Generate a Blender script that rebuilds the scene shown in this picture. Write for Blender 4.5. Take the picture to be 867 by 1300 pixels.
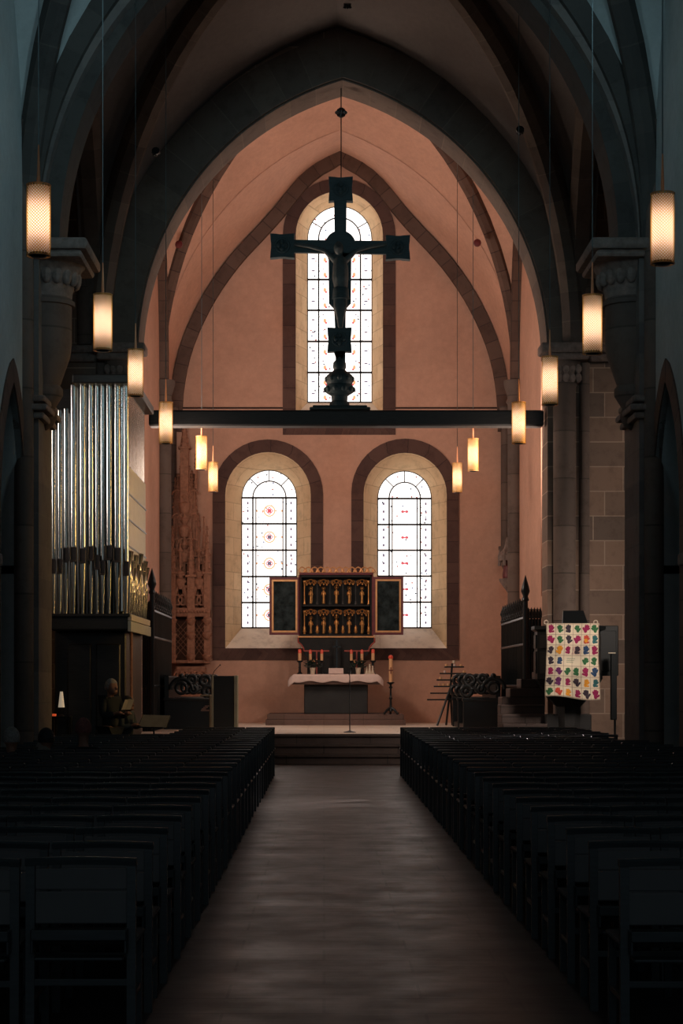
import bpy, bmesh, math, random
from mathutils import Vector, Matrix, geometry
from mathutils.bvhtree import BVHTree

# ------------------------------------------------------------------ camera, light, exposure
SC = bpy.context.scene
for o in list(bpy.data.objects):
    bpy.data.objects.remove(o)
COL = SC.collection
PI = math.pi
F = 2400.0            # focal length in pixels of the 867 x 1300 frame
VX, VY, EYE = 411.0, 865.0, 1.55

cam_data = bpy.data.cameras.new('camera')
cam_data.sensor_fit = 'AUTO'
cam_data.sensor_width = 36
cam_data.lens = 36 * F / 1300
cam_data.shift_x = (433.5 - VX) / 1300
cam_data.shift_y = (VY - 650) / 1300
cam_data.clip_end = 200
cam = bpy.data.objects.new('camera', cam_data)
COL.objects.link(cam)
cam.location = (0, 0, EYE)
cam.rotation_euler = (PI / 2, 0, 0)
SC.camera = cam

world = bpy.data.worlds.new('world')
SC.world = world
world.use_nodes = True
bg = world.node_tree.nodes['Background']
bg.inputs[0].default_value = (0.42, 0.62, 0.72, 1)
bg.inputs[1].default_value = 0.17

SC.view_settings.view_transform = 'Standard'
SC.view_settings.look = 'None'
SC.view_settings.gamma = 1
SC.view_settings.use_curve_mapping = False
SC.view_settings.exposure = 0
SC.cycles.max_bounces = 6
SC.cycles.diffuse_bounces = 4
SC.cycles.glossy_bounces = 2
SC.cycles.sample_clamp_indirect = 3
try:
    SC.cycles.use_denoising = True
except Exception:
    pass


def area(name, loc, target, sx, sy, power, color, spread=PI):
    l = bpy.data.lights.new(name, 'AREA')
    l.shape = 'RECTANGLE'
    l.size, l.size_y = sx, sy
    l.energy = power
    l.color = color
    l.spread = spread
    o = bpy.data.objects.new(name, l)
    COL.objects.link(o)
    o.location = loc
    d = Vector(target) - Vector(loc)
    o.rotation_euler = d.to_track_quat('-Z', 'Z').to_euler()
    return o


WARM = (1.0, 0.80, 0.66)
# daylight entering by the tall side windows of the choir, hidden behind the jambs of the arch
area('choir_window_light_right', (5.2, 38.1, 6.6), (-1.0, 41.5, 9.2), 1.3, 6.0, 300, WARM)
area('choir_window_light_left', (-4.5, 38.1, 6.6), (1.6, 41.5, 9.2), 1.3, 6.0, 760, WARM)
# added unseen fill for the nave ambient, behind the camera
area('west_window_light', (0.2, -3.5, 6.5), (0.2, 20, 8.0), 4, 5, 88, (0.66, 0.74, 0.80))
# clerestory and transept daylight, with fill and highlight lights added among them
area('transept_window_light_right', (9.3, 27.6, 5.3), (-3.5, 29.3, 4.4), 2.4, 3.0, 60, (1.0, 0.60, 0.20), .9)  # added, unseen: puts gold highlights on the organ pipes
area('transept_window_light_left', (-8.8, 26.9, 5.6), (-3.6, 29.3, 4.6), 1.2, 3.2, 22, (1.0, 0.88, 0.80), .9)  # added, unseen: pale highlights down the left of the organ pipes
area('west_rose_window_light', (0.2, -3.2, 9.0), (0.2, 36, 11.5), 3, 3, 40, (0.50, 0.80, 0.90), .5)  # added teal fill for the choir arch ring and the cross
area('transept_door_light', (8.5, 31.0, 5.0), (0.9, 24.6, 0.0), 1.0, 1.2, 26, (1.0, 0.90, 0.84), .25)
area('south_aisle_window_light', (7.6, 27.6, 5.2), (4.4, 34.2, 2.2), 1.2, 2.0, 26, (1.0, 0.84, 0.72), .75)  # added fill that brightens the quilt on the pulpit
area('clerestory_light_right', (4.2, 19.5, 9.4), (-3.9, 23.5, 8.6), 1.2, 2.2, 44, (0.50, 0.78, 0.88), 1.6)
area('clerestory_light_left', (-3.8, 19.5, 9.4), (4.3, 23.5, 8.8), 1.2, 2.2, 22, (0.50, 0.78, 0.88), 1.6)
area('transept_window_light_upper', (9.3, 31.5, 8.0), (5.3, 36.0, 4.8), 1.5, 3, 21, (1.0, 0.84, 0.72), 1.0)  # added fill that brightens the upper block wall


# ------------------------------------------------------------------ helpers
def W(px, py, D):
    """a pixel of the photograph at a real distance D from the lens"""
    return Vector(((px - VX) * D / F, D, EYE - (py - VY) * D / F))


def X(px, D):
    return (px - VX) * D / F


def Z(py, D):
    return EYE - (py - VY) * D / F


class MB:
    def __init__(self):
        self.v, self.f, self.uv, self.m = [], [], [], []
        self.mi = 0

    def face(self, pts, uv=None):
        b = len(self.v)
        self.v += [tuple(p) for p in pts]
        self.f.append(tuple(range(b, b + len(pts))))
        self.uv.append(uv)
        self.m.append(self.mi)

    def add(self, verts, faces):
        b = len(self.v)
        self.v += [tuple(p) for p in verts]
        for f in faces:
            self.f.append(tuple(b + i for i in f))
            self.uv.append(None)
            self.m.append(self.mi)
        return self

    def box(self, x0, x1, y0, y1, z0, z1):
        vs = [(x, y, z) for z in (z0, z1) for y in (y0, y1) for x in (x0, x1)]
        return self.add(vs, [(0, 2, 3, 1), (4, 5, 7, 6), (0, 1, 5, 4), (1, 3, 7, 5), (3, 2, 6, 7), (2, 0, 4, 6)])

    def bbox(self, x0, x1, y0, y1, z0, z1, b=0.01):
        """box with chamfered vertical and top edges"""
        b = min(b, (x1 - x0) * .4, (y1 - y0) * .4, (z1 - z0) * .4)
        def ring(i, z):
            return [(x0 + i + b, y0 + i, z), (x1 - i - b, y0 + i, z), (x1 - i, y0 + i + b, z), (x1 - i, y1 - i - b, z),
                    (x1 - i - b, y1 - i, z), (x0 + i + b, y1 - i, z), (x0 + i, y1 - i - b, z), (x0 + i, y0 + i + b, z)]
        return self.loft([ring(b * .6, z0), ring(0, z0 + b), ring(0, z1 - b), ring(b * .6, z1)], caps=True)

    def loft(self, rings, caps=False, close=True, cyc=False):
        n = len(rings[0])
        b = len(self.v)
        vs = [p for r in rings for p in r]
        fs = []
        m = len(rings)
        for i in range(m if cyc else m - 1):
            i2 = (i + 1) % m
            for j in range(n if close else n - 1):
                k = (j + 1) % n
                fs.append((i * n + j, i * n + k, i2 * n + k, i2 * n + j))
        if caps and not cyc:
            fs.append(tuple(reversed(range(n))))
            fs.append(tuple((m - 1) * n + j for j in range(n)))
        return self.add(vs, fs)

    def lathe(self, prof, c, n=16, axis='z', caps=True, a0=0, a1=2 * PI):
        """prof = [(radius, height)], around c"""
        rings = []
        full = abs(a1 - a0 - 2 * PI) < 1e-6
        for r, h in prof:
            ring = []
            for k in range(n if full else n + 1):
                a = a0 + (a1 - a0) * k / n
                x, y = r * math.cos(a), r * math.sin(a)
                if axis == 'z':
                    ring.append((c[0] + x, c[1] + y, c[2] + h))
                elif axis == 'y':
                    ring.append((c[0] + x, c[1] + h, c[2] - y))
                else:
                    ring.append((c[0] + h, c[1] + x, c[2] + y))
            rings.append(ring)
        return self.loft(rings, caps=caps, close=full)

    def tube(self, pts, r, n=8, caps=True):
        pts = [Vector(p) for p in pts]
        rs = r if isinstance(r, (list, tuple)) else [r] * len(pts)
        rings = []
        up = None
        for i, p in enumerate(pts):
            t = (pts[min(i + 1, len(pts) - 1)] - pts[max(i - 1, 0)])
            t = t.normalized() if t.length > 1e-9 else Vector((0, 0, 1))
            if up is None:
                up = Vector((0, 0, 1)) if abs(t.z) < .9 else Vector((1, 0, 0))
            s = t.cross(up)
            if s.length < 1e-6:
                up = Vector((0, 1, 0)); s = t.cross(up)
            s.normalize()
            u = s.cross(t).normalized()
            up = u
            rings.append([tuple(p + (s * math.cos(2 * PI * k / n) + u * math.sin(2 * PI * k / n)) * rs[i]) for k in range(n)])
        return self.loft(rings, caps=caps)

    def torus(self, c, R, r, axis='y', n=18, m=7, a0=0, a1=2 * PI):
        full = abs(a1 - a0 - 2 * PI) < 1e-6
        rings = []
        for i in range(n if full else n + 1):
            a = a0 + (a1 - a0) * i / n
            ca, sa = math.cos(a), math.sin(a)
            ring = []
            for j in range(m):
                b = 2 * PI * j / m
                q, w = R + r * math.cos(b), r * math.sin(b)
                if axis == 'y':
                    ring.append((c[0] + q * ca, c[1] + w, c[2] + q * sa))
                elif axis == 'x':
                    ring.append((c[0] + w, c[1] + q * ca, c[2] + q * sa))
                else:
                    ring.append((c[0] + q * ca, c[1] + q * sa, c[2] + w))
            rings.append(ring)
        return self.loft(rings, caps=not full, cyc=full)

    def ball(self, c, r, n=10, sx=1, sy=1, sz=1):
        rings = []
        h = max(5, n // 2 + 1)
        for i in range(h + 1):
            a = -PI / 2 + PI * i / h
            rr = max(.02, math.cos(a)) * r
            rings.append([(c[0] + rr * sx * math.cos(2 * PI * k / n), c[1] + rr * sy * math.sin(2 * PI * k / n), c[2] + r * sz * math.sin(a)) for k in range(n)])
        return self.loft(rings, caps=True)

    def panel(self, outer, holes, y0, y1):
        """polygon with holes in the XZ plane, given thickness from y0 to y1"""
        loops = [outer] + list(holes)
        allp = [p for l in loops for p in l]
        tris = geometry.tessellate_polygon([[Vector((p[0], p[1], 0)) for p in l] for l in loops])
        n = len(allp)
        vs = [(p[0], y0, p[1]) for p in allp] + [(p[0], y1, p[1]) for p in allp]
        fs = []
        for t in tris:
            a, b, c = t
            pa, pb, pc = allp[a], allp[b], allp[c]
            cr = (pb[0] - pa[0]) * (pc[1] - pa[1]) - (pb[1] - pa[1]) * (pc[0] - pa[0])
            if cr < 0:
                b, c = c, b
            fs.append((a, b, c))
            fs.append((a + n, c + n, b + n))
        k = 0
        for li, l in enumerate(loops):
            ar = sum(l[i][0] * l[(i + 1) % len(l)][1] - l[(i + 1) % len(l)][0] * l[i][1] for i in range(len(l)))
            flip = (ar > 0) == (li == 0)
            for i in range(len(l)):
                a, b = k + i, k + (i + 1) % len(l)
                fs.append((a + n, b + n, b, a) if flip else (a, b, b + n, a + n))
            k += len(l)
        return self.add(vs, fs)

    def panel_x(self, outer, holes, x0, x1):
        """the same in the YZ plane: outline points are (y, z)"""
        t = MB()
        t.panel(outer, holes, 0, 1)
        return self.add([(x0 + (x1 - x0) * v[1], v[0], v[2]) for v in t.v], t.f)

    def sweep(self, pts, side, w, h, inset=0.0, chamfer=0.0):
        """rectangular band along pts; side = horizontal vector across, grows outward (away from the arch opening) by h"""
        side = Vector(side).normalized()
        L = 0
        rings, us = [], []
        n = len(pts)
        pts = [Vector(p) for p in pts]
        for i, p in enumerate(pts):
            t = (pts[min(i + 1, n - 1)] - pts[max(i - 1, 0)]).normalized()
            o = side.cross(t).normalized()
            if i:
                L += (pts[i] - pts[i - 1]).length
            us.append(L)
            a = side * (w / 2)
            c = chamfer
            if c:
                rings.append([p - a + o * c, p - a + side * c, p + a - side * c, p + a + o * c, p + a + o * h, p - a + o * h])
            else:
                rings.append([p - a, p + a, p + a + o * h, p - a + o * h])
        m = len(rings[0])
        for i in range(n - 1):
            vv = [0]
            for j in range(m):
                vv.append(vv[-1] + (Vector(rings[i][(j + 1) % m]) - Vector(rings[i][j])).length)
            for j in range(m):
                k = (j + 1) % m
                self.face([rings[i][j], rings[i + 1][j], rings[i + 1][k], rings[i][k]],
                          [(us[i], vv[j]), (us[i + 1], vv[j]), (us[i + 1], vv[j + 1]), (us[i], vv[j + 1])])
        self.face(list(reversed(rings[0])))
        self.face(rings[-1])
        return self

    def build(self, name, mat, parent=None, smooth=None, recalc=True, **props):
        me = bpy.data.meshes.new(name)
        me.from_pydata(self.v, [], self.f)
        if any(u for u in self.uv):
            lay = me.uv_layers.new(name='UVMap')
            for p, u in zip(me.polygons, self.uv):
                if u:
                    for li, q in zip(p.loop_indices, u):
                        lay.data[li].uv = q
        for m in (mat if isinstance(mat, (list, tuple)) else [mat]):
            me.materials.append(m)
        if any(self.m):
            me.polygons.foreach_set('material_index', self.m)
        if recalc:
            bm = bmesh.new(); bm.from_mesh(me)
            bmesh.ops.remove_doubles(bm, verts=bm.verts, dist=1e-5)
            bmesh.ops.recalc_face_normals(bm, faces=bm.faces)
            bm.to_mesh(me); bm.free()
        if smooth:
            me.shade_smooth()
            me.set_sharp_from_angle(angle=math.radians(smooth))
        me.update()
        o = bpy.data.objects.new(name, me)
        COL.objects.link(o)
        if parent is not None:
            o.parent = parent
            o.matrix_parent_inverse = Matrix.Translation(parent.location).inverted() if parent.rotation_euler.z == 0 else parent.matrix_basis.inverted()
        for k, v in props.items():
            o[k] = v
        return o


def struct(o, label=None, kind='structure'):
    o['kind'] = kind
    if label:
        o['label'] = label
    return o


def tag(o, label, category, group=None, kind=None):
    o['label'] = label
    o['category'] = category
    if group:
        o['group'] = group
    if kind:
        o['kind'] = kind
    return o


def thing(name, loc, label, category, group=None):
    o = bpy.data.objects.new(name, None)
    o.empty_display_size = .1
    COL.objects.link(o)
    o.location = loc
    return tag(o, label, category, group)


CHILD = {}
def copy_tree(root, loc, rz=None, label=None):
    """copy a thing with its parts and sub-parts; the copies share mesh data"""
    def rec(o, parent):
        c = o.copy()
        COL.objects.link(c)
        if parent is not None:
            c.parent = parent
        for ch in kids.get(o.name, []):
            rec(ch, c)
        return c
    if root.name not in CHILD:
        kk = {}
        def scan(o):
            kk[o.name] = [q for q in bpy.data.objects if q.parent == o]
            for q in kk[o.name]:
                scan(q)
        scan(root)
        CHILD[root.name] = kk
    kids = CHILD[root.name]
    r = rec(root, None)
    r.location = loc
    if rz is not None:
        r.rotation_euler = (0, 0, rz)
    if label:
        r['label'] = label
    return r


def arch_pts(cx, a, zs, rise, n=24):
    """pointed (or round) arch from left springing to right springing as (x, z)"""
    if rise >= a:
        R = (a * a + rise * rise) / (2 * a)
        th = math.asin(min(1, rise / R))
        left = [(cx - a + R - R * math.cos(th * i / n), zs + R * math.sin(th * i / n)) for i in range(n + 1)]
    else:
        left = [(cx - a * math.cos(PI / 2 * i / n), zs + rise * math.sin(PI / 2 * i / n)) for i in range(n + 1)]
    right = [(2 * cx - x, z) for x, z in reversed(left[:-1])]
    return left + right


def round_loop(xl, xr, zb, zt, n=20):
    r = (xr - xl) / 2
    cx, zs = (xl + xr) / 2, zt - r
    pts = [(xl, zb), (xr, zb)]
    for i in range(n + 1):
        a = PI * i / n
        pts.append((cx + r * math.cos(a), zs + r * math.sin(a)))
    return pts


# ------------------------------------------------------------------ materials
def new_mat(name):
    m = bpy.data.materials.new(name)
    m.use_nodes = True
    nt = m.node_tree
    b = nt.nodes['Principled BSDF']
    return m, nt, b


def coords(nt, plane):
    tc = nt.nodes.new('ShaderNodeTexCoord')
    if plane == 'uv':
        return tc.outputs['UV']
    if plane == 'xyz':
        return tc.outputs['Object']
    s = nt.nodes.new('ShaderNodeSeparateXYZ')
    c = nt.nodes.new('ShaderNodeCombineXYZ')
    nt.links.new(tc.outputs['Object'], s.inputs[0])
    nt.links.new(s.outputs[{'x': 0, 'y': 1, 'z': 2}[plane[0]]], c.inputs[0])
    nt.links.new(s.outputs[{'x': 0, 'y': 1, 'z': 2}[plane[1]]], c.inputs[1])
    return c.outputs[0]


def ramp(nt, fac, stops):
    r = nt.nodes.new('ShaderNodeValToRGB')
    e = r.color_ramp.elements
    while len(e) < len(stops):
        e.new(.5)
    for k, (p, c) in enumerate(stops):
        e[k].position = p
        e[k].color = (*c, 1)
    nt.links.new(fac, r.inputs[0])
    return r.outputs[0]


def bump(nt, b, height, strength=.2, dist=.02):
    n = nt.nodes.new('ShaderNodeBump')
    n.inputs['Strength'].default_value = strength
    n.inputs['Distance'].default_value = dist
    nt.links.new(height, n.inputs['Height'])
    nt.links.new(n.outputs[0], b.inputs['Normal'])


def noise(nt, vec, scale, detail=5, rough=.6):
    n = nt.nodes.new('ShaderNodeTexNoise')
    n.inputs['Scale'].default_value = scale
    n.inputs['Detail'].default_value = detail
    n.inputs['Roughness'].default_value = rough
    nt.links.new(vec, n.inputs['Vector'])
    return n.outputs['Fac']


def mul(c, k):
    return tuple(min(1, x * k) for x in c)


def plain(name, col, rough=.6, metal=0.0, var=.12, scale=6, bmp=.1, spec=None):
    m, nt, b = new_mat(name)
    f = noise(nt, coords(nt, 'xyz'), scale)
    nt.links.new(ramp(nt, f, [(.3, mul(col, 1 - var)), (.7, mul(col, 1 + var))]), b.inputs['Base Color'])
    b.inputs['Roughness'].default_value = rough
    b.inputs['Metallic'].default_value = metal
    if spec is not None:
        b.inputs['Specular IOR Level'].default_value = spec
    if bmp:
        bump(nt, b, f, bmp, .01)
    return m


def plaster(name, col, var=.12, stain=None):
    m, nt, b = new_mat(name)
    v = coords(nt, 'xyz')
    f = noise(nt, v, .7, 8, .65)
    c = ramp(nt, f, [(.3, mul(col, 1 - var)), (.5, col), (.72, mul(col, 1 + var))])
    f2 = noise(nt, v, 9, 6, .7)
    mx = nt.nodes.new('ShaderNodeMix'); mx.data_type = 'RGBA'; mx.blend_type = 'MULTIPLY'
    mx.inputs[0].default_value = 1
    nt.links.new(c, mx.inputs[6])
    nt.links.new(ramp(nt, f2, [(.3, (.86, .86, .86)), (.7, (1, 1, 1))]), mx.inputs[7])
    nt.links.new(mx.outputs[2], b.inputs['Base Color'])
    b.inputs['Roughness'].default_value = .9
    b.inputs['Specular IOR Level'].default_value = .15
    bump(nt, b, f2, .12, .02)
    return m


def stone(name, c1, c2, mortar, bw=.8, bh=.35, plane='xz', msize=.012, rough=.85, bmp=.25, spec=.2):
    m, nt, b = new_mat(name)
    v = coords(nt, plane)
    br = nt.nodes.new('ShaderNodeTexBrick')
    br.inputs['Color1'].default_value = (*c1, 1)
    br.inputs['Color2'].default_value = (*c2, 1)
    br.inputs['Mortar'].default_value = (*mortar, 1)
    br.inputs['Scale'].default_value = 1
    br.inputs['Mortar Size'].default_value = msize
    br.inputs['Mortar Smooth'].default_value = .3
    br.inputs['Bias'].default_value = 0
    br.inputs['Brick Width'].default_value = bw
    br.inputs['Row Height'].default_value = bh
    br.offset = .37
    if bw < 2 and plane == 'xz':
        br.squash = 1.35
        br.squash_frequency = 3
    nt.links.new(v, br.inputs['Vector'])
    vo = coords(nt, 'xyz')
    f = noise(nt, vo, 3.5, 8, .7)
    mx = nt.nodes.new('ShaderNodeMix'); mx.data_type = 'RGBA'; mx.blend_type = 'MULTIPLY'
    mx.inputs[0].default_value = 1
    nt.links.new(br.outputs['Color'], mx.inputs[6])
    nt.links.new(ramp(nt, f, [(.25, (.62, .6, .6)), (.5, (.95, .95, .95)), (.75, (1, 1, 1))]), mx.inputs[7])
    nt.links.new(mx.outputs[2], b.inputs['Base Color'])
    b.inputs['Roughness'].default_value = rough
    b.inputs['Specular IOR Level'].default_value = spec
    ad = nt.nodes.new('ShaderNodeMath'); ad.operation = 'SUBTRACT'
    nt.links.new(f, ad.inputs[0]); nt.links.new(br.outputs['Fac'], ad.inputs[1])
    bump(nt, b, ad.outputs[0], bmp, .02)
    return m


def wood(name, col, rough=.45, spec=.4, plane_scale=(1, 1, 12)):
    m, nt, b = new_mat(name)
    tc = nt.nodes.new('ShaderNodeTexCoord')
    mp = nt.nodes.new('ShaderNodeMapping')
    mp.inputs['Scale'].default_value = plane_scale
    nt.links.new(tc.outputs['Object'], mp.inputs[0])
    f = noise(nt, mp.outputs[0], 5, 6, .6)
    nt.links.new(ramp(nt, f, [(.3, mul(col, .7)), (.7, mul(col, 1.25))]), b.inputs['Base Color'])
    b.inputs['Roughness'].default_value = rough
    b.inputs['Specular IOR Level'].default_value = spec
    bump(nt, b, f, .08, .005)
    return m


def emis(name, col, strength):
    m, nt, b = new_mat(name)
    b.inputs['Base Color'].default_value = (*col, 1)
    b.inputs['Emission Color'].default_value = (*col, 1)
    b.inputs['Emission Strength'].default_value = strength
    return m


M = {}
M['pink'] = plaster('pink_plaster', (.60, .345, .25))
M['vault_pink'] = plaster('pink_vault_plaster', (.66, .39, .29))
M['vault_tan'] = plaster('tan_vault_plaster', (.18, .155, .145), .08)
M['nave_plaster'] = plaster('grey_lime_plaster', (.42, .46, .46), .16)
M['frame_stone'] = stone('dark_red_frame_stone', (.125, .07, .058), (.085, .047, .042), (.06, .035, .03), .5, .5, 'uv', .01)
M['rib_stone'] = stone('brown_rib_stone', (.15, .095, .075), (.11, .068, .055), (.07, .045, .04), .45, 3, 'uv', .012)
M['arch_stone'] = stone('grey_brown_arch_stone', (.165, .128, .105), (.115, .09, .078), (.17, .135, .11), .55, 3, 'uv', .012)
M['reveal'] = stone('ochre_limestone_reveal', (.80, .59, .36), (.68, .47, .27), (.52, .36, .21), .9, .42, 'yz', .01)
M['sill'] = stone('cream_sill_stone', (.90, .80, .68), (.86, .75, .62), (.75, .63, .52), 1.6, 3, 'xz', .008)
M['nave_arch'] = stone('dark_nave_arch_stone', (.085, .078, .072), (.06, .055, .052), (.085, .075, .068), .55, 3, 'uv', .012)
M['block'] = stone('large_sandstone_blocks', (.32, .21, .155), (.16, .12, .10), (.42, .31, .24), .95, .47, 'xz', .012)
M['aisle'] = plaster('dim_aisle_plaster', (.10, .10, .10), .16)  # plaster darkened in colour to stand in for shade inside the aisles
M['block_side'] = stone('sandstone_blocks_on_the_side', (.22, .19, .17), (.15, .13, .12), (.2, .17, .15), .9, .45, 'yz', .012)
M['pier'] = stone('dark_pier_blocks', (.21, .18, .165), (.14, .125, .12), (.17, .15, .14), .8, .42, 'xz', .012)
M['shaft'] = stone('round_shaft_stone', (.17, .125, .105), (.12, .09, .078), (.09, .07, .06), 3, .9, 'xz', .014)
M['carved'] = plain('carved_capital_stone', (.20, .15, .13), .85, 0, .3, 12, .5)
M['tracery'] = plain('red_sandstone_tracery', (.32, .155, .10), .85, 0, .25, 14, .4, .2)
M['dark_niche'] = plain('dark_carved_back', (.10, .045, .03), .9, 0, .3, 20, .4, .1)  # lattice doors, and the slab that stands in for shade
M['chair_wood'] = wood('black_stained_wood', (.021, .027, .031), .36, .5)
M['chair_panel'] = plain('dark_grey_back_panel', (.052, .055, .058), .6, 0, .1, 4, .02)
M['seat_mat'] = plain('brown_woven_seat', (.05, .042, .042), .8, 0, .2, 40, .2)
M['black_wood'] = wood('black_carved_oak', (.008, .010, .011), .38, .45)
M['iron'] = plain('black_iron', (.015, .018, .02), .32, .4, .1, 20, .05)
M['gold'] = plain('old_gold_leaf', (.52, .25, .08), .42, .7, .35, 20, .3)
M['gold_trim'] = plain('gilt_trim', (.66, .33, .14), .45, .5, .15, 10, .1)
M['red_frame'] = plain('dark_red_painted_wood', (.13, .018, .022), .5, 0, .2, 6, .05)
M['altar_panel'] = plain('dark_painted_panel', (.018, .026, .028), .7, 0, .9, 6, .1, .1)
M['retable_dark'] = plain('dark_retable_interior', (.008, .008, .008), .8, 0, .3, 8, .1)
M['altar_stone'] = plain('dark_altar_stone', (.024, .023, .023), .75, 0, .3, 3, .1)
M['mensa'] = stone('mensa_sandstone', (.16, .10, .085), (.13, .085, .07), (.10, .06, .05), .9, .5, 'xz', .006)
M['linen'] = plain('white_altar_linen', (.68, .52, .47), .85, 0, .06, 12, .2)
M['paper'] = plain('white_paper', (.55, .5, .45), .8, 0, .05, 10, 0)
M['candle'] = plain('ivory_candle_wax', (.72, .40, .20), .5, 0, .08, 10, 0)
M['redwax'] = plain('red_candle_glass', (.75, .09, .05), .35, 0, .1, 10, 0)
M['leaf'] = plain('dark_green_leaves', (.02, .055, .045), .5, 0, .5, 20, .2)
M['pot'] = plain('pale_ceramic_pot', (.66, .55, .42), .5, 0, .1, 6, 0)
M['cross'] = wood('dark_painted_cross_wood', (.04, .06, .065), .6, .25)
M['corpus'] = plain('dark_carved_figure_wood', (.05, .062, .062), .6, 0, .3, 8, .1)
M['organ_metal'] = plain('polished_tin_pipe', (.56, .55, .52), .24, 1, .0, 3, 0)
M['red_edge'] = plain('dull_red_paint', (.32, .06, .045), .6, 0, .1, 8, 0)
M['shutter'] = plain('pale_organ_shutter', (.62, .58, .52), .45, 0, .06, 8, .02)
M['organ_wood'] = wood('dark_organ_case_wood', (.035, .032, .03), .4, .4)
M['organ_edge'] = plain('pale_case_edge', (.42, .42, .36), .6, 0, .1, 3, .05)
M['organ_mouth'] = plain('brown_pipe_mouth', (.05, .035, .03), .5, 0, .2, 8, .05)
M['cable'] = plain('grey_steel_cable', (.16, .2, .21), .4, .5, .05, 8, 0)
M['brass'] = plain('copper_rod', (.85, .36, .18), .5, .2, .1, 10, 0)  # copper lightened in colour to stand in for light from the lamp
M['beam'] = wood('dark_rood_beam', (.03, .027, .026), .6, .3, (1, 12, 12))
M['floor_hi'] = stone('choir_floor_stone', (.80, .69, .58), (.74, .63, .53), (.6, .5, .42), .9, .6, 'xy', .01, .5, .1)
M['step'] = stone('dark_step_stone', (.14, .10, .088), (.11, .082, .075), (.07, .055, .05), 1.4, .18, 'xz', .012, .6, .15)
M['lectern_pale'] = plain('pale_maple', (.34, .32, .22), .5, 0, .1, 4, .03)
M['lectern_dark'] = plain('dark_slate_panel', (.018, .021, .021), .6, 0, .1, 4, .03)
M['quilt'] = plain('cream_quilt_cotton', (.88, .76, .58), .9, 0, .08, 5, .2)
M['skin'] = plain('skin', (.30, .15, .10), .6, 0, .1, 9, .03)
M['hair_grey'] = plain('grey_hair', (.28, .27, .26), .8, 0, .3, 40, .4)
M['hair_dark'] = plain('dark_hair', (.02, .018, .017), .7, 0, .3, 40, .4)
M['hair_red'] = plain('reddish_grey_hair', (.22, .075, .07), .8, 0, .4, 30, .4)
M['cloth_dark'] = plain('dark_coat_cloth', (.016, .02, .023), .9, 0, .2, 12, .1)
M['cloth_teal'] = plain('grey_teal_cloth', (.05, .062, .068), .9, 0, .2, 12, .1)
M['cloth_white'] = plain('off_white_cloth', (.26, .24, .21), .9, 0, .1, 12, .1)
M['shade_cream'] = emis('lit_cream_lampshade', (.75, .6, .42), .35)
M['votive'] = emis('lit_red_votive', (.8, .1, .03), .5)


def floor_mat():
    m, nt, b = new_mat('worn_stone_slabs')
    v = coords(nt, 'xy')
    br = nt.nodes.new('ShaderNodeTexBrick')
    for k, c in (('Color1', (.062, .047, .043)), ('Color2', (.047, .037, .035)), ('Mortar', (.03, .024, .024))):
        br.inputs[k].default_value = (*c, 1)
    br.inputs['Scale'].default_value = 1
    br.inputs['Mortar Size'].default_value = .008
    br.inputs['Brick Width'].default_value = .95
    br.inputs['Row Height'].default_value = .42
    nt.links.new(v, br.inputs['Vector'])
    f = noise(nt, coords(nt, 'xyz'), 1.8, 8, .7)
    mx = nt.nodes.new('ShaderNodeMix'); mx.data_type = 'RGBA'; mx.blend_type = 'MULTIPLY'
    mx.inputs[0].default_value = 1
    nt.links.new(br.outputs['Color'], mx.inputs[6])
    nt.links.new(ramp(nt, f, [(.3, (.7, .7, .7)), (.7, (1, 1, 1))]), mx.inputs[7])
    nt.links.new(mx.outputs[2], b.inputs['Base Color'])
    nt.links.new(ramp(nt, f, [(.3, (.34, .34, .34)), (.7, (.52, .52, .52))]), b.inputs['Roughness'])
    b.inputs['Specular IOR Level'].default_value = .12
    # long uneven waves worn into the slabs
    mp = nt.nodes.new('ShaderNodeMapping')
    mp.inputs['Scale'].default_value = (.5, 2.4, 1)
    tc = nt.nodes.new('ShaderNodeTexCoord')
    nt.links.new(tc.outputs['Object'], mp.inputs[0])
    f2 = noise(nt, mp.outputs[0], 1.1, 3, .5)
    ad = nt.nodes.new('ShaderNodeMath'); ad.operation = 'SUBTRACT'
    nt.links.new(f2, ad.inputs[0]); nt.links.new(br.outputs['Fac'], ad.inputs[1])
    bump(nt, b, ad.outputs[0], .3, .03)
    return m


def pane_mat(name, spots):
    """daylit painted glass: white with fine dark, red and blue specks"""
    m, nt, b = new_mat(name)
    v = coords(nt, 'xyz')
    vo = nt.nodes.new('ShaderNodeTexVoronoi')
    vo.inputs['Scale'].default_value = 8.5
    vo.inputs['Randomness'].default_value = .8
    nt.links.new(v, vo.inputs['Vector'])
    colr = ramp(nt, vo.outputs['Distance'], [(.17, (0, 0, 0)), (.21, (1, 1, 1))])
    sep = nt.nodes.new('ShaderNodeSeparateColor')
    nt.links.new(vo.outputs['Color'], sep.inputs[0])
    hue = nt.nodes.new('ShaderNodeValToRGB'); hue.color_ramp.interpolation = 'CONSTANT'
    e = hue.color_ramp.elements
    for k, (p, c) in enumerate([(0, (.03, .034, .045)), (.3, (.22, .06, .05)), (.5, (.11, .12, .18)), (.65, (1, .91, .85))]):
        if k > 1:
            e.new(p)
        e[k].position = p; e[k].color = (*c, 1)
    nt.links.new(sep.outputs[0], hue.inputs[0])
    mx = nt.nodes.new('ShaderNodeMix'); mx.data_type = 'RGBA'
    nt.links.new(colr, mx.inputs[0])
    nt.links.new(hue.outputs[0], mx.inputs[6])
    mx.inputs[7].default_value = (1, .91, .85, 1)
    b.inputs['Base Color'].default_value = (.02, .02, .02, 1)
    b.inputs['Roughness'].default_value = .3
    nt.links.new(mx.outputs[2], b.inputs['Emission Color'])
    b.inputs['Emission Strength'].default_value = 2.2
    return m


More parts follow.
